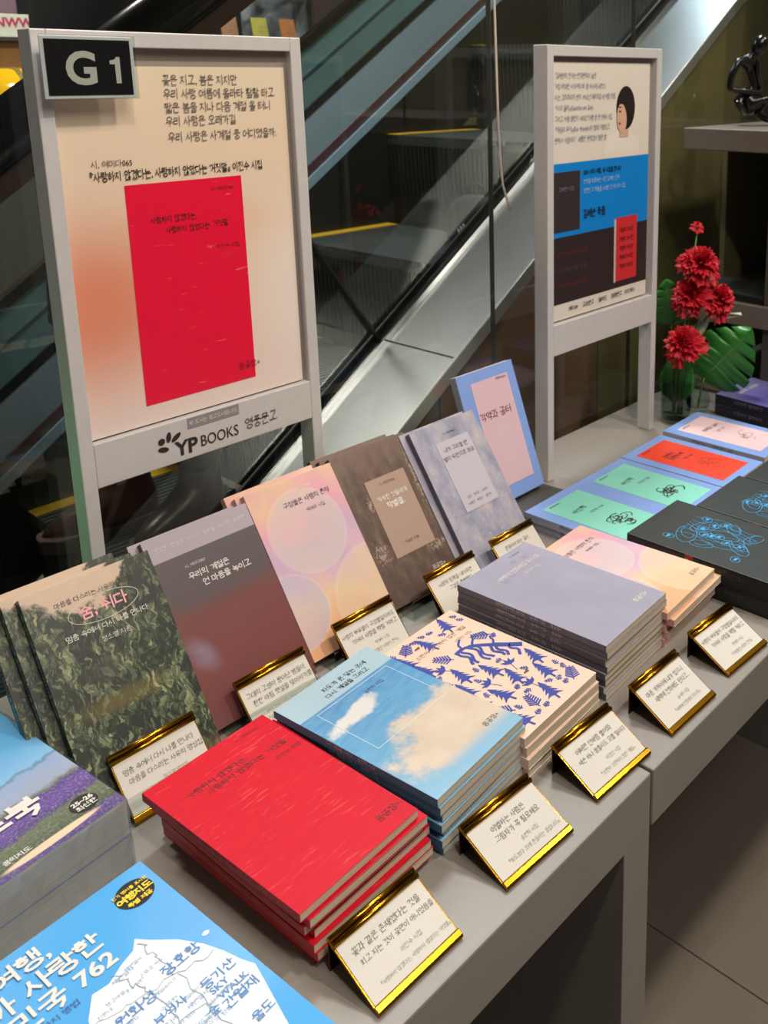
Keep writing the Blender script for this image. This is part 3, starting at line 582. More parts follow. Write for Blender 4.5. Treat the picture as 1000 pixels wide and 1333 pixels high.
# large wavy tree on the right half
tx,ty=.103,.128
trunk=[(.062+.058*q,.141-.010*q-.032*q*q+.005*math.sin(q*5)) for q in [k/12 for k in range(13)]]
fp.strip(trunk[:5],.0040,zz); fp.strip(trunk[4:9],.0056,zz); fp.strip(trunk[8:],.0075,zz)
for i,k in enumerate((1,2,4,5,7,8,10)):
    sx_,sy_=trunk[k]; ln=.034-.003*abs(i-2); 
    fp.strip([(sx_-.004*q-.0026*math.sin(q*8+i),sy_-ln*q) for q in [j/9 for j in range(10)]],.0034,zz)
    if i%2: fp.strip([(sx_+.012*q+.0016*math.sin(q*7+i),sy_+.014*q) for q in [j/6 for j in range(7)]],.0026,zz)
placed=[(.075,.125,.040),(.105,.105,.036)]
def try_place(r,fn):
    for _ in range(60):
        x=rnd.uniform(.006+r*.4,.119-r*.4); y=rnd.uniform(.008+r*.4,.197-r*.4)
        if .148<y<.176 and x>.02: continue
        if all(math.hypot(x-a,y-b)>(r+c)*.56 for a,b,c in placed): placed.append((x,y,r)); fn(x,y); return
for _ in range(16): try_place(.022,lambda x,y: pine(x,y,.030,rnd.uniform(-.3,.2)))
for _ in range(16): try_place(.018,lambda x,y: fern(x,y,.024,rnd.uniform(-1.2,1.2),.0012))
for _ in range(14): try_place(.015,lambda x,y: leafy(x,y,.024,rnd.uniform(-.6,.6)))
for _ in range(8): try_place(.015,lambda x,y: bush(x,y,.020,rnd.uniform(-.3,.3)))
for _ in range(60): try_place(.008,lambda x,y: fern(x,y,.010,rnd.uniform(-2,2),.0009,3))
o=fp.build('forest_print',BLUEI,PC(tree[0])); o['kind']='stuff'
for x,y in ((.045,.181),(.072,.140),(.083,.060)):
    m=MB(); m.poly([(x-.004,y),(x+.003,y-.001),(x+.005,y+.003),(x+.002,y+.003),(x-.003,y+.002)],z); m.build('animal_print',flat('#6d4a2a',.6),PC(tree[0]))

# ---- leaning books on clear acrylic easels
ACR=glassmat('clear_acrylic','#eef2f0',.02,1.0,1.45)
LEAN=35
def easel(x,y,depth,label):
    e=tag(empty('acrylic_easel',(x,y,TZ)),label,'easel','clear easels under the leaning books')
    M=RX(90-LEAN); zb=.0095
    m=MB(); m.box((.012,-.022,.0003),(.113,depth*.82+.03,.003))
    m.build('foot',ACR,e,.0006)
    m=MB(); m.box((.012,-.022,.003),(.113,-.019,.026)); m.build('front_lip',ACR,e,.0006)
    m=MB(); m.T=Matrix.Translation((0,.0,.004))@M@Matrix.Translation((0,0,-depth-.005)); m.box((.012,(depth+.005)*.72+.004,0),(.113,.165,.003)); m.build('back_plate',ACR,e,.0006)
    return e
def lean(k,n,x,y,yaw,t,desc,group,easel_label,offs,w=.125,l=.205,spine=None,spine_mat=None,z=.762):
    """n books, the first in front; offs are (dx, up) shifts of those behind"""
    out=[]; rot=Matrix.Rotation(R(yaw),4,'Z')@RX(90-LEAN); names=['front','middle','rear'] if n==3 else ['front','rear']
    for i in range(n):
        dx,du=offs[i]; du=max(du,((i+1)*(t+.0006)*.574-.0095)/.819); p=Vector((x,y,z))+rot.to_3x3()@Vector((dx,du,-t-i*(t+.0006)))
        out.append(book(k,w,l,t,p,rot.to_euler(),f'{desc}, {names[i]} one of its leaning set',group,spine=spine,spine_mat=spine_mat,spine_s=t*.5,spine_y=.93,spine_al='LEFT'))
    easel(x,y,n*(t+.001),easel_label); return out
gr=lean('green',3,.2904,.3461,-.8,.0115,'garden painting paperback','garden paperbacks leaning at the left','clear acrylic easel holding the garden paperbacks',[(0,0),(-.012,.003),(-.024,.004)],spine='숨; 쉬다   멈춤 속에서 다시 나를 만나다',spine_mat=INKW)
mr=lean('maroon',2,.4190,.3620,.3,.009,'maroon and grey paperback','maroon paperbacks leaning','clear acrylic easel holding the maroon paperbacks',[(0,0),(-.010,.003)])
ps=lean('pastel',3,.5530,.3790,.8,.009,'pastel bubble paperback leaning behind a gold card','pastel paperbacks leaning','clear acrylic easel holding the pastel paperbacks',[(0,0),(-.006,.001),(-.013,.004)],spine='구정물은 사랑의 흔적    박예우 시집',spine_mat=INKB)
br=lean('brown',3,.6800,.3890,-.4,.009,'sepia house photo paperback','sepia paperbacks leaning','clear acrylic easel holding the sepia paperbacks',[(0,0),(-.008,.003),(-.014,.006)],spine='익숙한 것들에게 작별을.   시, 여미다',spine_mat=INKW)
du=lean('dusk',2,.8060,.3750,.6,.009,'hazy violet snow paperback','violet snow paperbacks leaning','clear acrylic easel holding the violet paperbacks',[(0,0),(-.010,.004)],spine='내가 그리울 땐 별의 뒤편으로 와요',spine_mat=INKB)
z=.0115+.0003
PINKI=flat('#f0a9b0',.6,name='ink_pink')
text('subtitle_text',gr[0],'마음을 다스리는 사유의 명상집',.0056,.064,.184,z,INK,'CENTER'); text('title_text',gr[0],'숨; 쉬다',.0135,.068,.1655,z,PINKI,'CENTER',bold=.025)
text('subtitle_text',gr[0],'멈춤 속에서 다시 나를 만나다',.0062,.066,.150,z,INKW,'CENTER',bold=.01); text('author_text',gr[0],'정소영 지음',.0056,.070,.138,z,INKW,'CENTER')
m=MB(); m.strip([(.068+.034*math.cos(a),.170+.0125*math.sin(a)) for a in [k*2*math.pi/40 for k in range(41)]],.0005,z); m.build('title_ring',INKW,PC(gr[0]))
z=.0093
text('author_text',mr[0],'김보은   전영규   이지민   최은솔   이수연   최주원',.0048,.064,.1895,z,INKW,'CENTER'); text('series_text',mr[0],'시, 여미다057',.0040,.034,.163,z,INKW); text('title_text',mr[0],'우리의 계절은',.0078,.034,.150,z,INKW,bold=.02); text('title_text',mr[0],'언 마음을 녹이고',.0078,.046,.139,z,INKW,bold=.02)
text('series_text',ps[0],'시, 여미다060',.0038,.075,.188,z,INKW,'CENTER'); text('title_text',ps[0],'구정물은 사랑의 흔적',.0072,.075,.1725,z,INKB,'CENTER',bold=.01); text('author_text',ps[0],'박예우 시집',.0052,.082,.1595,z,INKB,'CENTER')
m=MB(); m.box((.034,.055,z),(.100,.160,z+.0002)); m.build('title_panel',flat('#a58a7b',.5),PC(br[0]))
text('series_text',br[0],'시, 여미다058',.0045,.067,.149,z+.0004,INKR,'CENTER'); text('title_text',br[0],'익숙한 것들에게',.0070,.067,.130,z+.0004,INKW,'CENTER',bold=.012); text('title_text',br[0],'작별을.',.0095,.067,.1175,z+.0004,INKW,'CENTER',bold=.02); text('author_text',br[0],'박솔한 지음',.0045,.067,.068,z+.0004,INK,'CENTER'); text('publisher_mark',br[0],'꿈공장+',.0065,.078,.022,z,INKW)
m=MB(); m.box((.034,.075,z),(.098,.178,z+.0002)); m.build('title_panel',flat('#b9b2bd',.5),PC(du[0]))
text('series_text',du[0],'시, 여미다061',.004,.066,.186,z,INK,'CENTER'); text('title_text',du[0],'내가 그리울 땐',.0072,.066,.162,z+.0004,INKGREY2,'CENTER',bold=.008); text('title_text',du[0],'별의 뒤편으로 와요',.0072,.066,.150,z+.0004,INKGREY2,'CENTER',bold=.008)
text('author_text',du[0],'김정   오하린   서동욱',.0042,.066,.092,z+.0004,INKGREY2,'CENTER'); text('author_text',du[0],'이병현   박효진   정민주',.0042,.066,.083,z+.0004,INKGREY2,'CENTER')

# ---- blue novel standing on its own tray
TRAY=flat('#4a4744',.45)
tr_=tag(empty('book_tray',(1.008,.452,TZ)),'dark grey tray under the standing blue and pink novel','tray')
m=MB(); m.prism([(-.035,.0002),(.055,.0002),(.055,.012),(-.002,.015),(-.035,.016)],-.072,.072,ax='x'); m.build('tray_base',TRAY,tr_,.0015); box('tray_back',(-.068,.048,.012),(-.030,.052,.060),flat('#1c1b1b',.4),tr_,.001)
rot=RX(90-19.5); p=Vector((.9410,.470,.7725))+rot.to_3x3()@Vector((0,0,-.0135))
nb=book('blue',.125,.205,.0135,p,rot.to_euler(),'blue novel with pink panel standing on a dark tray','blue novels',spine='각약과 공터   소설',spine_s=.006)
z=.0138
def panel(bk,col,z,a=(.026,.022),b=(.108,.188)): m=MB(); m.box((a[0],a[1],z-.0002),(b[0],b[1],z)); return m.build('cover_panel',flat(col,.5),PC(bk))
panel(nb,'#dcb9c4',z); text('title_text',nb,'각약과 공터',.0135,.062,.128,z+.0002,INKR,'CENTER',bold=.01); text('series_text',nb,'문학과지성사',.004,.103,.182,z+.0002,INKR,'RIGHT',bold=.02)

# ---- farther table: blue novels laid flat in a row
NOV=[(.972,.226,.0245,'#86d4c2','바신탁','최진영 소설','blue novel with mint panel nearest the standing novel'),(1.1,.228,.0245,'#86d4c2','바신탁','최진영 소설','blue novel with mint panel next to the orange one'),
     (1.229,.232,.0255,'#f0472a','오렌지\n오렌지색','문학 소설','blue novel with bright orange panel'),(1.372,.240,.027,'#e7c6ca','각약과 공터','장편 소설','blue novel with pale pink panel beside the vases')]
for i,(x,y,h,c,t1,t2,l) in enumerate(NOV):
    for j in range(2):
        th=h/2; bk=book('blue',.128,.200,th-.0002,(x,y,TZ+h-(j+1)*th+.0001),(0,0,R(1.5-.8*j)),l if j==0 else l+', lower copy underneath','blue novels lying on the farther table',spine='문학과지성사      '+t1.replace('\n',' ')+'   소설',spine_s=.005)
        if j: continue
        z=th+.0002; panel(bk,c,z,(.020,.018),(.110,.182)); text('title_text',bk,t1,.0105,.040,.135,z+.0002,INK,bold=.01); text('author_text',bk,t2,.006,.058,.118 if i!=2 else .108,z+.0002,INK); text('series_text',bk,'문학과지성사',.0042,.030,.174,z+.0002,INK,bold=.02)
        rr=random.Random(20+i); m=MB(); pts=[]
        for q in range(14 if i<2 else 7):
            cx,cy=.070+rr.uniform(-.014,.014),.068+rr.uniform(-.014,.014); r0=rr.uniform(.004,.013); ph=rr.uniform(0,6); ln=rr.uniform(2,5.5)
            m.strip([(cx+r0*(1+.25*math.sin(2.3*s_+ph))*math.cos(s_+ph),cy+r0*.8*math.sin(s_+ph)) for s_ in [ln*k/12 for k in range(13)]],.0016 if i<2 else .0007,z+.0002)
        o=m.build('portrait_sketch',INK if i<2 else flat('#6d4038',.6),PC(bk)); o['kind']='stuff'
# ---- black hardbacks with blue line drawing
CY=flat('#4aa3d8',.4,name='ink_cyan')
def beast(z,seed):
    rr=random.Random(seed); m=MB()
    def loop(cx,cy,rx,ry,a,f=1.0,wd=.0007): m.strip(rot2([(rx*math.cos(q),ry*math.sin(q)) for q in [2*math.pi*f*k/22 for k in range(23)]],a,cx,cy),wd,z)
    for cx,cy,rx,ry,a in ((.048,.150,.024,.014,.4),(.080,.140,.022,.013,-.5),(.070,.105,.034,.016,1.3),(.055,.075,.022,.010,.9),(.098,.105,.016,.009,.7),(.035,.120,.016,.009,1.8),(.088,.070,.016,.009,-.4)):
        loop(cx,cy,rx,ry,a,.92); loop(cx+.003,cy,rx*.6,ry*.6,a+.3,.7)
    for k in range(11):
        cx,cy=rr.uniform(.025,.105),rr.uniform(.06,.168)
        loop(cx,cy,.008,.006,rr.uniform(0,3)); 
        for s_ in range(5): m.strip([(cx+rr.uniform(-.004,.004),cy+rr.uniform(-.003,.003)) for _ in range(3)],.0016,z)
    for k in range(6):
        x=.045+.012*k; m.strip([(x+.006*math.sin(q*1.3+k),.165-.018*q) for q in [i*.5 for i in range(12)]],.0006,z)
    return m.mesh('line_drawing',CY)
RED2=flat('#a51c30',.5)
for i,(x,y1) in enumerate(((.972,.243),(1.106,.214),(1.240,.207))):
    nm=['leftmost','middle','rightmost'][i]
    for j in range(2):
        bk=book('black',.1315,.215,.0245,(x,y1-.215,TZ+.0001+(1-j)*.0247),(0,0,R(.8 if j==0 else .3)),f'{"upper" if j==0 else "lower"} black hardback with blue drawing, {nm} of the three piles' if j==0 else f'lower black hardback, {nm} of the three piles','black hardbacks on the farther table',name='hardback_book',hard=True,spine='김혜순 브레게스',spine_mat=flat('#4c4d4d',.4),spine_s=.008,spine_y=.30)
        m=MB(); m.box((-.0006,.112,.001),(.0,.124,.0235)); m.build('red_band',RED2,PC(bk)); 
        text('band_text',bk,'한정판',.005,-.0009,.1225,.012,INKW,'CENTER',rot=RY(-90)@RZ(180)).location.x=-.0009
        if j==0: o=link('line_drawing',beast(.0249,5+i),PC(bk)); o['kind']='stuff'
# ---- purple boxed books at the back right
for j in range(2):
    bk=book('purple',.14,.21,.0215,(1.555,.236,TZ+.0001+(1-j)*.0217),(0,0,R(-3)),('upper' if j==0 else 'lower')+' dark purple hardback beside the leafy glass vase','purple hardbacks by the vases',name='hardback_book',hard=True,spine='스토익의 철학하기',spine_mat=flat('#8a8694',.5),spine_s=.008,spine_y=.8,spine_al='LEFT')
    if j==0: text('title_text',bk,'노마드, 바람의',.012,.07,.172,.0219,INKW,'CENTER',bold=.01)
# ---- travel books at the near left
GUIDE_T=.0345
for j in range(2):
    t=GUIDE_T; bk=book('guide',.15,.215,t-.0003,(.1415,.2610,TZ+.0001+(1-j)*t),(0,0,R(6.5 if j==0 else 6.0)),('upper' if j==0 else 'lower')+' shrink-wrapped travel guide with lavender field cover','lavender travel guides at the left',cat='book')
    if j==0:
        z=t+.0002
        text('title_text',bk,'가이드북',.027,.110,.048,z,INKW,'RIGHT',bold=.04); text('title_text',bk,'제주여행',.042,.078,.084,z,INKW,'RIGHT',bold=.05)
        m=MB(); m.poly([(.128+.0112*math.cos(a),.0250+.0105*math.sin(a)) for a in [k*2*math.pi/28 for k in range(28)]],z); m.build('badge',flat('#16161a',.4),PC(bk))
        text('badge_text',bk,'25~26',.0068,.128,.0258,z+.0003,INKW,'CENTER',bold=.04); text('badge_text',bk,'최신판',.0058,.128,.0185,z+.0003,INKW,'CENTER',bold=.04); text('publisher_mark',bk,'꿈의지도',.0055,.058,.014,z,INKW,bold=.03)
FILM=glassmat('shrink_film','#eef2f6',.10,2.2,1.5,.34,'#a9bacd')  # pale blue body colour stands in for reflections on the film
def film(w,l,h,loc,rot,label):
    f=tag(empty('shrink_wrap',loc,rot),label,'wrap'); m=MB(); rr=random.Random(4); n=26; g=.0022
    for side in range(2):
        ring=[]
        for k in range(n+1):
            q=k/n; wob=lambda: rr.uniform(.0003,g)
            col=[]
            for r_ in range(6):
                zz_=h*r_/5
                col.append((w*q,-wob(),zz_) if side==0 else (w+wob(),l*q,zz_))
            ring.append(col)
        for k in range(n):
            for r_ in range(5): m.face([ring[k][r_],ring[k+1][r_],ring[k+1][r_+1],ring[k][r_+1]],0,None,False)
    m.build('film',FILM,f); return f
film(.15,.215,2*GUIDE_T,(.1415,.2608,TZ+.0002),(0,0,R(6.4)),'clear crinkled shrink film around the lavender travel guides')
MAPT=.021
mp_=None
for j in range(2):
    bk=book('map',.17,.230,MAPT-.0002,(.1246,-.0045,TZ+.0001+(1-j)*MAPT),(0,0,R(4.0 if j==0 else 3.4)),('upper' if j==0 else 'lower')+' glossy sky-blue travel book with white country map','blue map travel books at the bottom left')
    if j==0: mp_=bk
z=MAPT+.0001
MAPW=flat('#e9eaea',.3,name='ink_map_white'); MBL=flat('#4f86c2',.5,name='ink_map_blue')
mpoly=[(.128,.168),(.134,.158),(.146,.142),(.155,.123),(.160,.106),(.163,.091),(.1665,.080),(.163,.067),(.158,.049),(.150,.020),(.142,.008),(.06,.008),(.050,.03),(.062,.05),(.052,.07),(.066,.09),(.062,.105),(.072,.120),(.0756,.136),(.087,.152),(.098,.150),(.112,.157),(.122,.160)]
m=MB(); m.poly(mpoly,z); m.build('country_map',MAPW,PC(mp_))
m=MB(); m.poly([(.161+.0028*math.cos(a),.130+.002*math.sin(a)) for a in [k*2*math.pi/12 for k in range(12)]],z); m.build('island',MAPW,PC(mp_))
rr=random.Random(9); m=MB()
for (x0,y0),(x1,y1) in (((.076,.130),(.157,.112)),((.104,.152),(.112,.122)),((.128,.160),(.130,.118)),((.066,.090),(.162,.078)),((.112,.120),(.105,.02)),((.130,.118),(.128,.02))):
    n=16; m.strip([(x0+(x1-x0)*k/n+rr.uniform(-.0025,.0025),y0+(y1-y0)*k/n+rr.uniform(-.0025,.0025)) for k in range(n+1)],.0006,z+.0002)
m.build('map_borders',flat('#8fa2b5',.5),PC(mp_))
zt=z+.0003
for s,sz,x,y in (('장호항',.0100,.138,.1225),('등기산',.0090,.1465,.0915),('SKY',.0078,.1415,.0840),('WALK',.0078,.1475,.0765),('간월재',.0090,.1475,.0670),('수원화성',.0095,.0945,.1140),('숲',.0088,.1290,.0710),('울도',.0085,.1480,.0440),('부석사',.0080,.112,.095),('내장산',.0085,.090,.060),('담양',.0080,.108,.040)):
    text('map_label',mp_,s,sz,x,y,zt,MBL,'CENTER',bold=.02)
words=['임진각 평화','소양강 카누','레일바이크','호수정원','출렁다리','천문대','해변열차','수목원','향교마을','벽화거리','동굴','솔밭']
for k in range(34):
    y=rr.uniform(.022,.152); x=rr.uniform(.080,.140 if y<.13 else .126)
    text('map_label',mp_,rr.choice(words),rr.choice((.0035,.0042)),x,y,zt,flat('#7ba3d0',.5),'CENTER')
text('title_text',mp_,'전국 여행,',.0180,.0870,.2050,zt,INKW,'RIGHT',bold=.03); text('title_text',mp_,'우리가 사랑한',.0185,.1140,.1830,zt,INKW,'RIGHT',bold=.03)
text('title_text',mp_,'대한민국 762',.0185,.1125,.1620,zt,INKW,'RIGHT',bold=.03); text('subtitle_text',mp_,'나만의 762가지 방법',.0058,.0800,.1530,zt,flat('#244a78',.5),'RIGHT')
m=MB(); m.poly([(.1500+.0145*math.cos(a),.2045+.0140*math.sin(a)) for a in [k*2*math.pi/30 for k in range(30)]],z); m.build('badge',flat('#1a1a1c',.3),PC(mp_))
YI=flat('#f2d02c',.5,name='ink_yellow')
text('badge_text',mp_,'인기 명지를 표시한',.0034,.150,.2105,zt,YI,'CENTER',bold=.03); text('badge_text',mp_,'여행지도',.0072,.150,.2015,zt,YI,'CENTER',bold=.05); text('badge_text',mp_,'특별 제공',.0046,.150,.1945,zt,YI,'CENTER',bold=.04)

# ================================================================ GOLD CARD HOLDERS
GOLD=NT('gold_metal',.22,1.0); _n=GOLD.noise(GOLD.mp(GOLD.ob(),(4,300,300)),3,2); GOLD.color(GOLD.mix(_n,'#b98a26','#9a6a10')); GOLD=GOLD.mat
GOLDB=flat('#4a2f12',.25,.8,name='dark_gold_reflection'); PAPER=flat('#cbc6bd',.7,var=.03,name='card_paper')  # back leg is gold; its dark reflections are put into the colour
CW,CL=.084,.063
def holder(x,y,yaw,tilt,label,l1,l2,l3,l4,leg=None,group='gold card holders'):
    h=tag(empty('card_holder',(x,y,TZ),(0,0,R(yaw))),label,'card holder',group)
    M=Matrix.Translation((0,0,.0022))@RX(90-tilt); top=(CL*math.sin(R(tilt)),CL*math.cos(R(tilt))+.0022)
    m=MB(); m.T=M; m.box((0,0,-.0014),(CW,CL,0)); m.build('front_plate',GOLD,h,.0004)
    m=MB(); m.T=M; m.box((.0015,.0045,.0001),(CW-.0015,CL-.0085,.0007)); PM[h.name]=m.build('insert_card',PAPER,h,.0001)
    m=MB(); m.T=M; m.prism([(-.0005,-.0022),(.006,-.0014),(.0066,.0012),(.0055,.0022),(.0008,.0022),(-.0008,.0008)],0,CW,ax='x'); m.build('bottom_lip',GOLD,h,.0004)
    for yy in (CL-.0062,CL-.0012):
        m=MB(); m.T=M; m.tube([(0,yy,.0006),(CW,yy,.0006)],.0026,10); m.build('top_bead',GOLD,h)
    lb=top[0] if leg is None else leg
    m=MB(); m.prism([(top[0]-.0014,top[1]-.001),(top[0],top[1]-.001),(lb,0),(lb-.0014,0)],0,CW,ax='x'); m.build('back_leg',GOLDB,h,.0003)
    z=.0010; cx=CW*.52
    for i,(s,sz,yy,mat,cx_) in enumerate(((l1,.0062,.0415,INKGREY2,cx-.002),(l2,.0062,.0325,INKGREY2,cx+.002),(l3,.0044,.0215,INKG,cx+.006),(l4,.0044,.0130,INKG,cx+.004))):
        if s: text('card_text',h,s,min(sz,CW*.9/max(1,len(s))*1.24),cx_,yy,z,mat,'CENTER',shear=.08,M=M,sx=.92)
    return h
holder(.3359,.0161,-.6,66.0,'gold card holder in front of the red stack','꽃과 같은 존재였다는 것을','피고 지는 것이 꽃만이 아니었음을','이진수 시집','『사랑하지 않겠다는, 사랑하지 않았다는 거짓말』')
holder(.4727,.0166,-2.5,66.5,'gold card holder in front of the sea-cover stack','이별하는 사람은','그림자가 꼭 필요해요','송현희 시집','『파도보다 오래 흔들리는 중입니다』')
holder(.5981,.0169,-2.2,64.1,'gold card holder in front of the forest-print stack','어쩌면 산바람 불어와','새순 하나 움틀지도 모를 일이다','이경선 시집','『소란이 소란하지 않은 계절』')
holder(.7174,.0110,-1.6,61.5,'gold card holder in front of the grey-violet stack','마음 가까이에 내가 있으니','새벽에 전화해도 된다고…','송세아 시집','『새벽에 전화해도 되나요』')
holder(.8395,.0139,-3.4,62.8,'gold card holder farthest right on the front edge','사랑의 부유물이 구정물일지라도','기어이 사랑을 택할 거라고','박예우 시집','『구정물은 사랑의 흔적』')
holder(.3130,.3200,.3,43,'gold card holder below the garden painting paperbacks','멈춤 속에서 다시 나를 만나다','마음을 다스리는 사유의 명상집','정소영 명상집','',.012,'gold card holders')
holder(.4467,.3270,.1,43,'gold card holder below the maroon paperbacks','그대의 고생이 묻어난 밤들이','환한 아침 햇살을 맞이하기를','김보은, 전영규, 이지민, 최은솔, 이수연, 최주원 시집','『우리의 계절은 언 마음을 녹이고』',.012)
holder(.5752,.3330,-.4,43,'gold card holder below the leaning pastel paperbacks','사랑의 부유물이 구정물일지라도','기어이 사랑을 택할 거라고','박예우 시집','『구정물은 사랑의 흔적』',.012)
holder(.7155,.3311,-.3,43,'gold card holder below the sepia paperbacks','서로의 침묵을 내어주면','그걸로 충분했다','박솔한 시집','『익숙한 것들에게 작별을』',.012)
holder(.8330,.3300,-.2,43,'gold card holder below the violet snow paperbacks','온몸이여 피는 꽃이','','','',.012)

# ================================================================ POSTER STANDS
FRAME=NT('silver_paint',.38,.05); _n=FRAME.noise(FRAME.ob(),60,3); FRAME.color(FRAME.mix(_n,'#d2cecd','#c6c3c3')); FRAME=FRAME.mat
SW,SH,SD=.316,.702,.028
RAIL={}
def stand(x,y,label):
    s=tag(empty('poster_stand',(x,y,TZ)),label,'poster stand','silver poster stands')
    box('upright',(0,0,0),(.0155,SD,SH),FRAME,s,.0012); box('upright',(SW-.0155,0,0),(SW,SD,SH),FRAME,s,.0012)
    box('top_rail',(.0155,0,SH-.0165),(SW-.0155,SD,SH),FRAME,s,.0012); RAIL[s.name]=box('bottom_rail',(.0155,0,.213),(SW-.0155,SD,.2645),FRAME,s,.0012)
    box('backing',(.0155,.012,.2645),(SW-.0155,.016,SH-.0165),flat('#9d9288',.5),s)
    return s
def plane(name,x0,z0,x1,z1,y,mat,parent):
    m=MB(); m.face([(x0,y,z0),(x1,y,z0),(x1,y,z1),(x0,y,z1)],0,[(0,0),(1,0),(1,1),(0,1)]); return m.build(name,mat,parent)
PX=RX(90)
def ptext(name,s,body,size,x,z,y,mat,align='LEFT',bold=0,sx=1): return text(name,s,body,size,x,y,z,mat,align,bold,rot=PX,sx=sx)
# -- left stand: red poetry book poster
s1=stand(.407,.572,'nearer silver poster stand with red book poster and G 1 plate')
def a_post(t,u,v,w):
    c=t.ramp(v,[(0,'#ead8cf'),(.12,'#eed6ca'),(.5,'#ecd0b8'),(1,'#e9d6ba')]); c=t.mix(t.math('MULTIPLY',t.smooth(t.dist(u,v,.08,.36,.62,.36),.1,1.0,True),.85),c,'#e2805c')
    c=t.mix(t.math('MULTIPLY',t.smooth(t.dist(u,v,.98,.30,.30,.45),.1,1.0,True),.7),c,'#f0e6dc'); return t.mix(t.math('MULTIPLY',t.smooth(t.dist(u,v,.55,.55,.5,.1),.2,1.0,True),.3),c,'#eab08a')
m=MB(); m.box((.0165,.0085,.2665),(SW-.022,.0115,.6665)); pm=art('poster_red_book',a_post,.35,.3)
PM[s1.name]=plane('poster',.0165,.2665,SW-.021,.6665,.0085,pm,s1)
def a_red2(t,u,v,w):
    st=t.noise(t.mp(w,(1.6,34,1),(0,0,R(9))),2.0,6,.7,.9); lo=t.noise(t.mp(w,(2.2,5,1)),1.5,2); return t.mix(t.math('MULTIPLY',t.math('MULTIPLY',t.smooth(st,.60,.68),t.smooth(lo,.52,.62)),.8),t.mix(lo,'#f2123c','#e5123a'),'#f7a39c')
plane('book_picture',.0825,.2885,.2255,.5405,.0080,art('print_red_book',a_red2,.35,.3),PC(s1))
yb=.0076
for i,l in enumerate(('꽃은 지고, 봄은 지지만','우리 사랑 여름에 올라타 활활 타고','짧은 봄을 지나 다음 계절 올 터니','우리 사랑은 오래가길')): ptext('poem_text',s1,l,.0118,.1365,.6475-.0150*i,yb,INKGREY2,sx=.80,bold=.004)
ptext('poem_text',s1,'우리 사랑은 사계절 중 어디였을까.',.0118,.1375,.585,yb,INKGREY2,sx=.80,bold=.004)
ptext('series_text',s1,'시, 여미다065',.0085,.049,.562,yb,INK,sx=.9); ptext('title_text',s1,'『사랑하지 않겠다는, 사랑하지 않았다는 거짓말』 이진수 시집',.0112,.044,.5475,yb,INK,sx=.71,bold=.015)
ptext('picture_text',s1,'시, 여미다065',.0050,.214,.526,yb,INKR,'RIGHT'); ptext('picture_text',s1,'사랑하지 않겠다는,',.0085,.108,.496,yb,INKR,sx=.8,bold=.01); ptext('picture_text',s1,'사랑하지 않았다는',.0085,.125,.483,yb,INKR,sx=.8,bold=.01); ptext('picture_text',s1,'거짓말',.0085,.184,.484,yb,INKR,sx=.8,bold=.01); ptext('picture_text',s1,'이진수 시집',.006,.186,.457,yb,INKR); ptext('picture_text',s1,'꿈공장+',.009,.202,.303,yb,INKR)
PM[s1.name]=RAIL[s1.name]; box('notice_strip',(.125,-.0006,.2500),(.193,-.0002,.2630),flat('#8f8d90',.4),PC(s1)); ptext('notice_text',s1,'위 도서는 광고도서입니다.',.0056,.159,.2545,-.0010,INKW,'CENTER',bold=.02)
yl=-.0008
ptext('logo_text',s1,'YP',.0245,.108,.2215,yl,INK,bold=.03); ptext('logo_text',s1,'BOOKS',.0195,.139,.2240,yl,INK,sx=.80); ptext('logo_text',s1,'영풍문고',.0150,.200,.2285,yl,INK,sx=.80)
for cx,cz,rx,rz,a in ((.0915,.2445,.0042,.0040,0),(.1005,.2475,.0030,.0062,-.15),(.1095,.2450,.0030,.0070,-.95),(.0930,.2345,.0066,.0031,-.25)):
    m=MB(); m.face([(p[0],yl,p[1]) for p in rot2([(rx*math.cos(k*math.pi/12),rz*math.sin(k*math.pi/12)) for k in range(24)],a,cx,cz)]); m.build('logo_leaf',INK,PC(s1))
# G 1 plate hung on the corner
g1=tag(empty('section_plate',(.4085,.5565,TZ+.634)),'black G 1 plate in clear holder on the poster corner','sign')
m=MB(); m.box((0,0,0),(.0935,.0016,.0615)); m.build('white_back',flat('#eceaee',.35),g1,.0006); PM[g1.name]=box('black_face',(.004,-.0006,.0035),(.0895,-.0001,.058),flat('#221c1e',.25,name='black_print'),g1)
ptext('plate_text',g1,'G',.0445,.0215,.0150,-.0010,INKW,bold=.030); m=MB(); m.face([(x_,-.0010,z_) for x_,z_ in ((.0722,.0150),(.0776,.0150),(.0776,.0415),(.0738,.0415),(.0724,.0392),(.0668,.0378),(.0668,.0342),(.0722,.0342))]); m.build('plate_text',INKW,PC(g1))
box('clear_cover',(-.001,-.0030,-.001),(.0945,-.0020,.0625),ACR,g1); box('hook',(.006,.0016,.02),(.050,.0150,.024),ACR,g1)
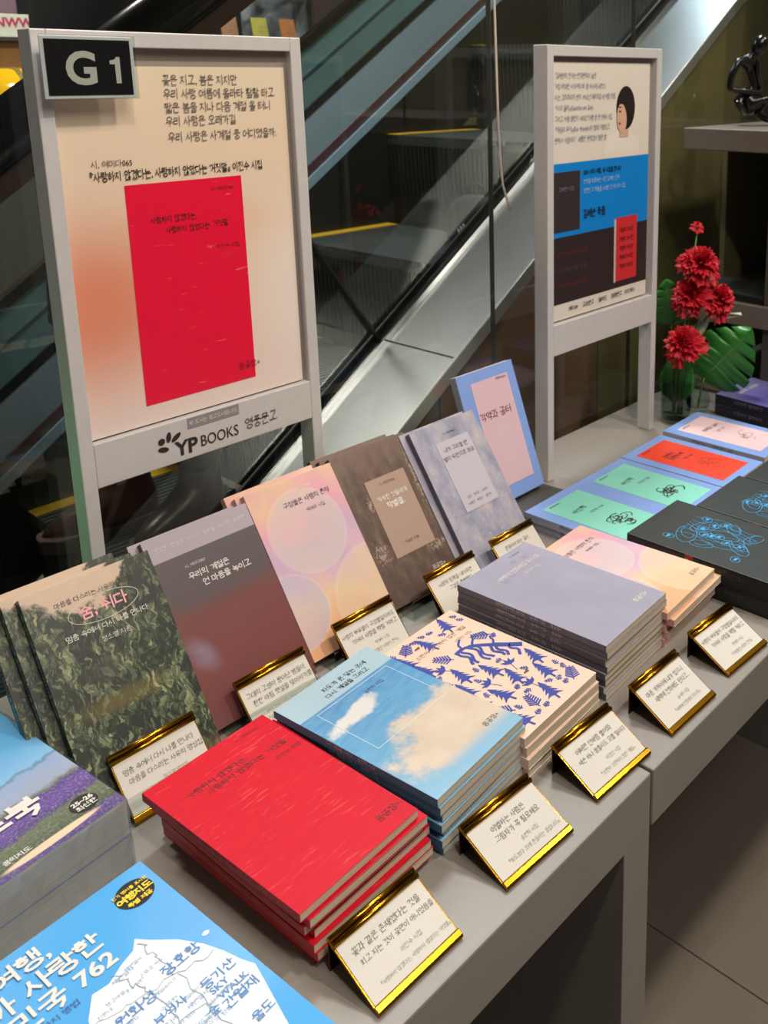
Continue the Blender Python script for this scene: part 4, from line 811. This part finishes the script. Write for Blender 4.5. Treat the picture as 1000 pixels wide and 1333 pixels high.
# -- right stand
s2=stand(1.11,.498,'farther silver poster stand with portrait and blue poster')
def a_p2(t,u,v,w): return t.mix(t.noise(w,3,2),'#e6ddd2','#ddd2c4')
PM[s2.name]=plane('poster',.0105+.006,.2675,SW-.026,.6810-.004,.0085,art('poster_portrait',a_p2,.35,.3),s2)
plane('blue_field',.0165,.404,SW-.026,.5215,.0078,flat('#1184d6',.35,name='print_blue'),PC(s2)); plane('dark_field',.0165,.2945,SW-.026,.404,.0080,flat('#33292a',.35,name='print_dark'),PC(s2))
plane('book_picture',.021,.412,.0915,.508,.0076,flat('#3a3133',.35,name='print_book_black'),PC(s2)); plane('book_picture',.194,.3060,.2575,.4180,.0076,flat('#d23237',.35,name='print_book_red'),PC(s2)); plane('book_picture_edge',.1885,.3050,.194,.4160,.0076,flat('#c8b7ae',.35),PC(s2))
def pell(name,cx,cz,rx,rz,y,mat,a=0,e=1.0):
    m=MB(); m.face([(p[0],y,p[1]) for p in rot2([(rx*math.copysign(abs(math.cos(k*math.pi/16))**e,math.cos(k*math.pi/16)),rz*math.copysign(abs(math.sin(k*math.pi/16))**e,math.sin(k*math.pi/16))) for k in range(32)],a,cx,cz)]); m.build(name,mat,PC(s2))
SKINP=flat('#d9ab92',.4,name='print_skin')
pell('portrait_shirt',.208,.528-.0+.006,.052,.034,.0081,flat('#e9e0d4',.4)); plane('portrait_neck',.200,.555,.226,.575,.0075,SKINP,PC(s2))
pell('portrait_hair',.2175,.6035,.0270,.0360,.0074,flat('#1d1517',.4)); pell('portrait_face',.2055,.5860,.0140,.0245,.0071,SKINP,.1); pell('portrait_mouth',.1990,.578,.0030,.0022,.0068,flat('#a8443c',.4)); pell('portrait_eye',.1995,.598,.0034,.0016,.0068,flat('#3a2622',.4)); pell('portrait_brow',.2000,.605,.0046,.0010,.0068,flat('#2a1a18',.4))
plane('portrait_shirt_hem',.160,.5215,.256,.530,.0080,flat('#e5dbcf',.4),PC(s2))
IB=flat('#7d8090',.5)
for i,l in enumerate(('“김혜순의 언어는 현대문학이 낳은','가장 위대한 시적 텍스트 중 하나에 속한다.','이는 고트프리트 벤의 1912년 데뷔작을 능가할 만큼','『시의 몰락』(Gedichte der Zeit),','그리고 자울 첼란의 1952년 작품 중 첫 번째 시집','『죽음의 푸가』(Der Wandler)의 함께 거명되고','문학사 서점이다.”  베를린 문학잡지 평론 중')): ptext('quote_text',s2,l,.0092,.027,.6535-.0165*i,.0072,IB,sx=.78,bold=.006)
ptext('blurb_text',s2,'2024 시의 여왕, 새 시집을 만나다',.0092,.100,.5000,.0072,flat('#15304f',.5),sx=.8,bold=.03)
for i,l in enumerate(('한국을 대표하는 시인 김혜순 신작','영원한 그 죽음을 노래한 단 하나의 시집')): ptext('blurb_text',s2,l,.0085,.100,.4850-.015*i,.0072,flat('#b9d3e6',.5),sx=.8)
ptext('blurb_text',s2,'김혜순 죽음',.0150,.100,.4300,.0072,flat('#15304f',.5),sx=.8,bold=.03)
for i in range(5): ptext('picture_text',s2,'죽음의 자서전',.0085,.2255,.392-.016*i,.0072,INKR,'CENTER',sx=.8,bold=.02)
for i in range(3): ptext('caption_text',s2,'시인의 방에서 열린 낭독회',.009,.030,.372-.026*i,.0072,flat('#7a2f32',.5) if i!=1 else flat('#5a4b4a',.5),sx=.8)
for i,l in enumerate(('예스24','교보문고','알라딘','영풍문고','리디북스')): ptext('store_text',s2,l,.0082,.075+.041*i,.2800,.0072,INK,'CENTER',bold=.02)
ptext('picture_text',s2,'김혜순 시집',.0075,.056,.478,.0072,flat('#8a7f9c',.5),'CENTER')

# ================================================================ FLOWERS, VASES
# e_ is the direction across the view here, d_ away from it; used to arrange the stems around the vase
VC=Vector((1.486,.486,TZ)); e_=Vector((.635,-.772,0)); d_=Vector((.772,.635,0))
def V(dx,dz,dd=0): return e_*dx+d_*dd+Vector((0,0,dz))
PXM=1.72/FPX
VG=glassmat('vase_glass','#eef4ee',.01,1.3,1.45); WATER=glassmat('vase_water','#dfe9df',.0,.6,1.33)
vs=tag(empty('glass_vase',VC),'tall clear cylinder vase holding red carnations','vase')
m=MB(); m.lathe([(.001,.0),(.029,.0),(.030,.004),(.030,.178),(.0285,.178),(.0282,.010),(.001,.010)],28); m.build('glass_body',VG,vs)
m=MB(); m.lathe([(.001,.0105),(.0278,.0105),(.0278,.075),(.001,.075)],28); m.build('water',WATER,vs)
v2p=VC+V(.052,0,.06); v2=tag(empty('glass_bottle',v2p),'small round glass bottle vase with the large leaf','vase')
m=MB(); m.lathe([(.001,.0),(.018,.0),(.024,.010),(.025,.024),(.020,.040),(.011,.052),(.010,.064),(.012,.072),(.0105,.072),(.009,.062),(.010,.05),(.018,.038),(.023,.024),(.021,.011),(.001,.004)],24); m.build('glass_body',VG,v2)
CARN=NT('carnation_petal',.6); _n=CARN.noise(CARN.ob(),60,3); CARN.color(CARN.mix(_n,'#e01a30','#a80c20')); CARN=CARN.mat
STEM=flat('#4f7a2e',.5,name='stem_green'); LEAFM=NT('monstera_leaf',.35); _o=LEAFM.ob(); LEAFM.color(LEAFM.mix(LEAFM.noise(_o,25,4),'#3c8a34','#1f5c22')).bump(LEAFM.noise(_o,30,2),.2); LEAFM=LEAFM.mat
PALE=flat('#b9c0a8',.5,name='pale_leaf')
def carnation(dx,dz,r,tilt,label,seed,dd=0,bud=False):
    c=tag(empty('carnation',VC),label,'flower','red carnations in the tall vase')
    top=V(dx,dz,dd); base=V(dx*.12+random.uniform(-.008,.008),.014,0); mid=V(dx*.30,.16,dd*.4)
    m=MB(); m.tube([base,base.lerp(mid,.5)+V(0,.005),mid,mid.lerp(top,.5)+V(dx*.04,.004),top-V(0,r*.5)],.0017,6); m.build('stem',STEM,c)
    rr=random.Random(seed); m=MB(); ax=(V(math.sin(tilt)*1,math.cos(tilt),-.55)).normalized(); q=ax.to_track_quat('Z','Y').to_matrix().to_4x4()
    m.T=Matrix.Translation(top)@q
    layers=3 if bud else 7
    for k in range(layers):
        f=k/max(1,layers-1); n=5+int(9*f); el=R(80-85*f)
        for j in range(n):
            a=2*math.pi*j/n+rr.uniform(-.25,.25)+k*.5; L=r*(.55+.5*f)*rr.uniform(.88,1.1); wd=r*.62*rr.uniform(.85,1.15); e2=el+rr.uniform(-.2,.2)
            N=7; ra=[Vector((math.cos(a+.0),math.sin(a),0))]; rad=Vector((math.cos(a),math.sin(a),0)); tan=Vector((-math.sin(a),math.cos(a),0))
            def P(s_,u_):
                fr=r*.12*math.sin(u_*9+j*2+k)*s_; zz_=L*s_*math.sin(e2)-L*.25*s_*s_*f+fr-r*.25*f
                jag=1+(.10 if int(round(u_*6))%2 else -.06)*(s_>.95)
                return rad*(L*s_*math.cos(e2)*jag)+tan*(wd*u_*(.15+.85*s_))+Vector((0,0,zz_))
            us=[-.5+i/(N-1) for i in range(N)]; rows=[[m.vt(P(s_,u_)) for u_ in us] for s_ in (.05,.55,1.0)]
            for r0,r1 in zip(rows,rows[1:]):
                for i in range(N-1): m.idx((r0[i],r0[i+1],r1[i+1],r1[i]),0,True)
    m.build('bloom',CARN,c)
    m=MB(); m.T=Matrix.Translation(top)@q; m.lathe([(.002,-r*.75),(r*.2,-r*.62),(r*.24,-r*.3),(r*.1,-r*.1)],10); m.build('calyx',STEM,c)
    return c
carnation(.030*1.3,.318,.040,.25,'highest full red carnation bloom in the tall vase',1)
carnation(.020,.258,.040,-.5,'red carnation bloom in the middle, left of its twin',2)
carnation(.078,.246,.038,.7,'red carnation bloom in the middle, at the far right',3,.01)
carnation(.002,.172,.037,-.5,'lowest red carnation bloom resting on the vase rim',4,-.035)
carnation(.030,.385,.012,.1,'small closed red carnation bud at the very top',5,0,True)
def monstera(org,tip,side,nrm_,label,name='monstera_leaf',base=None,scale=1,slits=True,mat=LEAFM,group=None,wfac=.42):
    """leaf blade between org (stem end) and tip, cut with slits, bent along the midrib"""
    L=tag(empty(name,VC),label,'leaf',group); ax=(tip-org); ln=ax.length; ax.normalize(); sd=side.normalized(); nr=ax.cross(sd).normalized()
    out=[]
    n=44; half=[]
    for k in range(n+1):
        q=k/n; wv=math.sin(math.pi*min(1,q**.75))**.72*ln*wfac*(1.12-.25*q)
        if slits:
            for c_ in (.30,.48,.66,.82):
                if abs(q-c_)<.018: wv*=.42
        half.append((q,wv))
    m=MB()
    for s_ in (1,-1):
        cols=[]
        for q,wv in half:
            col=[]
            for r_ in range(5):
                f=r_/4; p=org+ax*(ln*(q-.10*f*(1-q)*(1 if slits else 0)))+sd*(s_*wv*f)+nr*(ln*(.10*f*f-.05*math.sin(q*3.1)+.012*math.sin(q*40)*f*(1 if slits else .3)))
                col.append(m.vt(p))
            cols.append(col)
        for a,b in zip(cols,cols[1:]):
            for r_ in range(4): m.idx((a[r_],a[r_+1],b[r_+1],b[r_]),0,True)
    m.build('blade',mat,L)
    m=MB(); m.tube([org+ax*(ln*q)+nr*(-ln*.05*math.sin(q*3.1)+.0006) for q in (0,.2,.4,.6,.8,.95)],[.0016,.0014,.0012,.001,.0008,.0004],6); m.build('midrib',flat('#6f9a4a',.5),L)
    if base is not None:
        m=MB(); m.tube([base,base.lerp(org,.5)+Vector((0,0,.006)),org],.0018,6); m.build('stalk',STEM,L)
    return L
monstera(V(.062,.070,.055),V(.142,.178,.02),V(.75,-.62,-.25),None,'large notched green leaf at the right beside the vases',base=V(.052,.006,.06),wfac=.50)
monstera(V(-.006,.185,.05),V(-.022,.272,.035),V(.9,.2,-.3),None,'notched green leaf behind the poster stand at the vase left',base=V(-.005,.015,.01),wfac=.52)
monstera(V(.0,.020,.045),V(.014,.135,.05),V(.9,-.1,-.3),None,'rounded green leaf seen through the tall vase',name='round_leaf',base=V(.0,.002,.05),slits=False,wfac=.30)
monstera(V(.040,.200,.02),V(.122,.213,.02),V(0,.9,-.5),None,'narrow pale grey-green leaf arching right below the carnations',name='pale_leaf',base=V(.006,.015,.005),slits=False,mat=PALE,wfac=.10)
monstera(V(.030,.165,.02),V(.062,.205,.02),V(.8,-.5,-.3),None,'short pale leaf just right of the lowest carnation',name='pale_leaf',base=V(.008,.015,-.005),slits=False,mat=PALE,wfac=.22)

# ================================================================ STATUE and things on the shelf unit
BLK=flat('#0f0f10',.18,name='black_resin'); ST=Vector((1.850,.545,1.3022)); SPX=2.10/FPX
def skin_obj(name,verts,edges,rad,mat,parent,root=0,sub=2):
    me=bpy.data.meshes.new(name); me.from_pydata([tuple(v) for v in verts],edges,[]); o=bpy.data.objects.new(name,me); C.objects.link(o); o.parent=parent
    o.modifiers.new('skin','SKIN'); lay=me.skin_vertices[0].data if me.skin_vertices else None
    if lay is None:
        bm=bmesh.new(); bm.from_mesh(me); bm.verts.layers.skin.verify(); bm.to_mesh(me); bm.free(); lay=me.skin_vertices[0].data
    for i,r in enumerate(rad): lay[i].radius=(r,r) if not isinstance(r,tuple) else r
    for i in range(len(rad)): lay[i].use_root=(i==root)
    s=o.modifiers.new('sub','SUBSURF'); s.levels=sub; s.render_levels=sub; o.modifiers['skin'].use_smooth_shade=True
    me.materials.append(mat); return o
def S(u,v,dd=0): return e_*((u-968)*SPX)+d_*dd+Vector((0,0,(165-v)*SPX))
st=tag(empty('thinker_statue',ST),'black abstract seated statue on the upper shelf','statue')
sv=[S(948,150),S(962,143,-.012),S(984,131,-.016),S(990,146,-.014),S(994,158,-.016),           # hip, thigh, knee, shin, foot (near leg)
    S(960,146,.014),S(986,138,.020),S(978,152,.018),S(996,160,.014),                          # far leg
    S(958,130),S(972,118),S(966,100),S(960,89),                                             # torso loop up to the chest
    S(948,87,-.020),S(940,104,-.026),S(938,120,-.024),S(956,123,-.022),S(978,126,-.012),      # near arm to the knee
    S(968,89,.018),S(976,106,.018),S(980,122,.010),S(975,102,.002),S(974,84,-.002),           # far arm to the chin
    S(966,82),S(972,74)]
se=[(0,1),(1,2),(2,3),(3,4),(0,5),(5,6),(6,7),(7,8),(0,9),(9,10),(10,11),(11,12),(12,13),(13,14),(14,15),(15,16),(16,17),(12,18),(18,19),(19,20),(20,21),(21,22),(12,23),(23,24)]
sr=[.021,.017,.013,.010,.008,.016,.012,.010,.008,.013,.009,.009,.012,.010,.008,.0075,.007,.006,.010,.008,.007,.006,.006,.008,.010]
skin_obj('figure',sv,se,sr,BLK,st)
bpy.context.view_layer.update()
hd=MB(); rings=[]; hc=S(976,68); hax=(S(980,60)-S(970,76)).normalized()
for k in range(1,10):
    a=math.pi*k/10; rings.append([tuple(hc+hax*(-.0245*math.cos(a))+ (e_*math.cos(t)+d_*math.sin(t)).cross(hax).normalized()*(.0175*math.sin(a))) for t in [2*math.pi*j/16 for j in range(16)]])
hd.loft(rings); hd.build('head',BLK,st)
stb=tag(empty('open_book_figurine',ST+S(1003,158)),'tiny pale open book beside the black statue','figurine')
m=MB(); m.T=Matrix.Rotation(R(-50),4,'Z'); m.box((-.012,-.002,0),(.012,.004,.080)); m.build('pages',flat('#d8d4b8',.6),stb,.001); m=MB(); m.T=Matrix.Rotation(R(-50),4,'Z'); m.box((-.013,.0042,0),(.013,.006,.083)); m.build('cover',BLK,stb,.001)
sbk=book('black',.13,.19,.016,(1.70,.42,.9505),(0,0,R(-4)),'dark hardback lying on the lower shelf of the shelf unit','books on the shelf unit',name='hardback_book',hard=True)

# ================================================================ PERSON on the escalator, seen behind the near poster
COAT=flat('#0b0b0c',.75,name='black_cloth'); BOOT=NT('brown_leather',.32); _o=BOOT.ob(); _n=BOOT.noise(_o,14,4); BOOT.color(BOOT.mix(_n,'#4a2e28','#2e1b18')).bump(BOOT.noise(_o,70,3),.15); BOOT=BOOT.mat; SOLE=flat('#2a1c18',.5); SKIN=flat('#c79c84',.5); HAIR=flat('#120e0d',.5)
pz=.359+.0035
per=tag(empty('person',(.99,1.583,pz)),'person in black coat and brown leather boots on the escalator','person')
fl,fr=Vector((-.055,.067,0)),Vector((.055,-.067,0))
pv=[Vector((0,0,.90)),Vector((0,0,1.05)),Vector((0,0,1.22)),Vector((0,0,1.36)),Vector((-.01,0,1.45)),Vector((-.015,0,1.50)),
    fl+Vector((.02,.02,.84)),fl+Vector((.0,.01,.48)),fl+Vector((.01,0,.12)),fr+Vector((-.02,-.02,.84)),fr+Vector((0,-.01,.48)),fr+Vector((.01,0,.12)),
    Vector((0,.17,1.35)),Vector((.03,.22,1.09)),Vector((-.03,.19,.93)),Vector((-.07,.14,.90)),Vector((0,-.17,1.35)),Vector((.03,-.22,1.09)),Vector((-.03,-.19,.93)),Vector((-.07,-.14,.90))]
pe=[(0,1),(1,2),(2,3),(3,4),(4,5),(0,6),(6,7),(7,8),(0,9),(9,10),(10,11),(3,12),(12,13),(13,14),(14,15),(3,16),(16,17),(17,18),(18,19)]
prd=[.13,.12,.135,.11,.05,.05,.085,.058,.045,.085,.058,.045,.06,.045,.034,.028,.06,.045,.034,.028]
skin_obj('body',pv,pe,prd,COAT,per)
# long coat
m=MB(); rings=[]
for z_,rx,ry in ((.52,.17,.25),(.70,.165,.235),(.95,.145,.205),(1.12,.14,.205),(1.28,.135,.215),(1.37,.115,.19),(1.42,.07,.10)):
    rings.append([(rx*math.cos(a)*(1+.03*math.sin(6*a+z_*9)),ry*math.sin(a)*(1+.03*math.sin(5*a+z_*7)),z_) for a in [2*math.pi*k/28 for k in range(28)]])
m.loft(rings); m.build('coat',COAT,per)
m=MB(); rings=[]
for k in range(1,14):
    a=math.pi*k/14; zz_=1.585-.115*math.cos(a); rr_=math.sin(a); jaw=1 if k>6 else .82+.18*k/6
    rings.append([(-.015+(.088*rr_*jaw+(.014 if (k in (5,6) and j in (8,)) else 0))*math.cos(t),.072*rr_*jaw*math.sin(t),zz_) for j,t in enumerate([2*math.pi*j/16 for j in range(16)])])
m.loft(rings); m.build('head',SKIN,per)
m=MB(); rings=[]
for k in range(0,9):
    a=math.pi*(.5+.5*k/9); zz_=1.60-.115*math.cos(a); rr_=max(.05,math.sin(a)); rings.append([(.0+.100*rr_*math.cos(t)+.014,.084*rr_*math.sin(t),zz_) for t in [2*math.pi*j/16 for j in range(16)]])
m.loft(rings); m.build('hair',HAIR,per)
for s_ in (-1,1):
    m=MB(); m.lathe([(.001,-.004),(.006,0),(.001,.004)],8); o=m.build('eye',HAIR,per); o.location=(-.098,.028*s_,1.59)
    m=MB(); m.lathe([(.002,-.025),(.012,-.01),(.014,.012),(.004,.026)],8); o=m.build('ear',SKIN,per); o.location=(-.01,.078*s_,1.58)
m=MB(); m.tube([(-.100,-.02,1.525),(-.103,0,1.523),(-.100,.02,1.525)],.004,6); m.build('mouth',flat('#8a4a44',.5),per)
def boot(foot,yaw):
    T=Matrix.Translation(foot)@Matrix.Rotation(R(yaw),4,'Z')
    out=[(-.085,.0),(-.078,.028),(-.03,.036),(.04,.034),(.10,.046),(.15,.044),(.182,.020),(.186,0),(.18,-.022),(.15,-.042),(.10,-.042),(.04,-.030),(-.03,-.034),(-.078,-.028)]
    m=MB(); m.T=T; m.prism(out,0,.030); s=m.build('boot_sole',SOLE,per,.004)
    m=MB(); m.T=T; m.prism([(x*1.012,y*1.03) for x,y in out],.030,.036); m.build('boot_welt',flat('#5a4038',.5),per,.0015)
    m=MB(); m.T=T; rings=[]
    for z_,cx,rx,ry in ((.034,.048,.128,.042),(.055,.044,.122,.044),(.075,.030,.105,.042),(.095,.008,.080,.040),(.115,-.010,.058,.040),(.135,-.016,.050,.041),(.150,-.016,.054,.045),(.165,-.018,.048,.041),(.185,-.016,.055,.047),(.205,-.018,.050,.044),(.24,-.018,.056,.049),(.30,-.018,.058,.052),(.37,-.018,.062,.056),(.42,-.018,.064,.058)):
        rings.append([(cx+rx*math.cos(a)*(1+.02*math.sin(3*a+z_*60)),ry*math.sin(a)*(1+.03*math.sin(2*a+z_*45)),z_+.006*math.sin(2*a+z_*30)*(z_>.1)) for a in [2*math.pi*k/24 for k in range(24)]])
    m.loft(rings); m.build('boot_upper',BOOT,per)
    m=MB(); m.T=T; m.tube([(-.018+.062*math.cos(a),.056*math.sin(a),.37+.004*math.sin(2*a)) for a in [2*math.pi*k/24 for k in range(25)]],.0025,6); m.build('boot_seam',SOLE,per)
boot(fl,168); boot(fr,192)
# bag higher up the steps
bg=tag(empty('sports_bag',(1.93,1.44,.9385)),'black sports bag with white three-stripe mark on the escalator','bag')
m=MB(); rings=[]
for z_,k in ((0,.86),(.01,1.0),(.07,1.0),(.10,.9),(.125,.66),(.135,.4)): rings.append([(.05*k*math.copysign(abs(math.cos(a))**.6,math.cos(a)),.10*k*math.copysign(abs(math.sin(a))**.6,math.sin(a)),z_) for a in [2*math.pi*j/28 for j in range(28)]])
m.loft(rings); m.build('bag_body',COAT,bg)
for k in range(3):
    m=MB(); y0=.025-.013*k; h=.013+.008*k; m.prism([(y0,.03),(y0-.008,.03),(y0-.008+.35*h,.03+h),(y0+.35*h,.03+h)],-.0512,-.0500,ax='x'); m.build('stripe_mark',INKW,bg)
m=MB(); m.tube([(0,-.04,.12),(0,-.035,.16),(0,0,.175),(0,.035,.16),(0,.04,.12)],.004,8); m.build('bag_handle',COAT,bg)
# white cable hanging in front of the glass
cb=tag(empty('hanging_cable',(1.112,.606,1.19)),'thin white cable hanging down in front of the glass','cable')
m=MB(); m.tube([(.0,0,1.3),(.0,0,.33),(.005,0,.15),(.010,0,.075),(.014,0,.045),(.024,0,.018),(.032,0,.0)],.0018,8); m.build('wire',flat('#d8c8bc',.5),cb)
# green guide lamp low on the escalator newel, left of the view: its light tints the stand's side
gl=tag(empty('green_guide_lamp',(.17,.68,.93)),'small green guide lamp on the escalator end','lamp')
box('housing',(-.04,0,-.93),(.04,.03,.06),flat('#1a1c1b',.5),gl,.004); box('lens',(.04,.003,-.03),(.044,.027,.05),emis('#12c46a',30),gl)
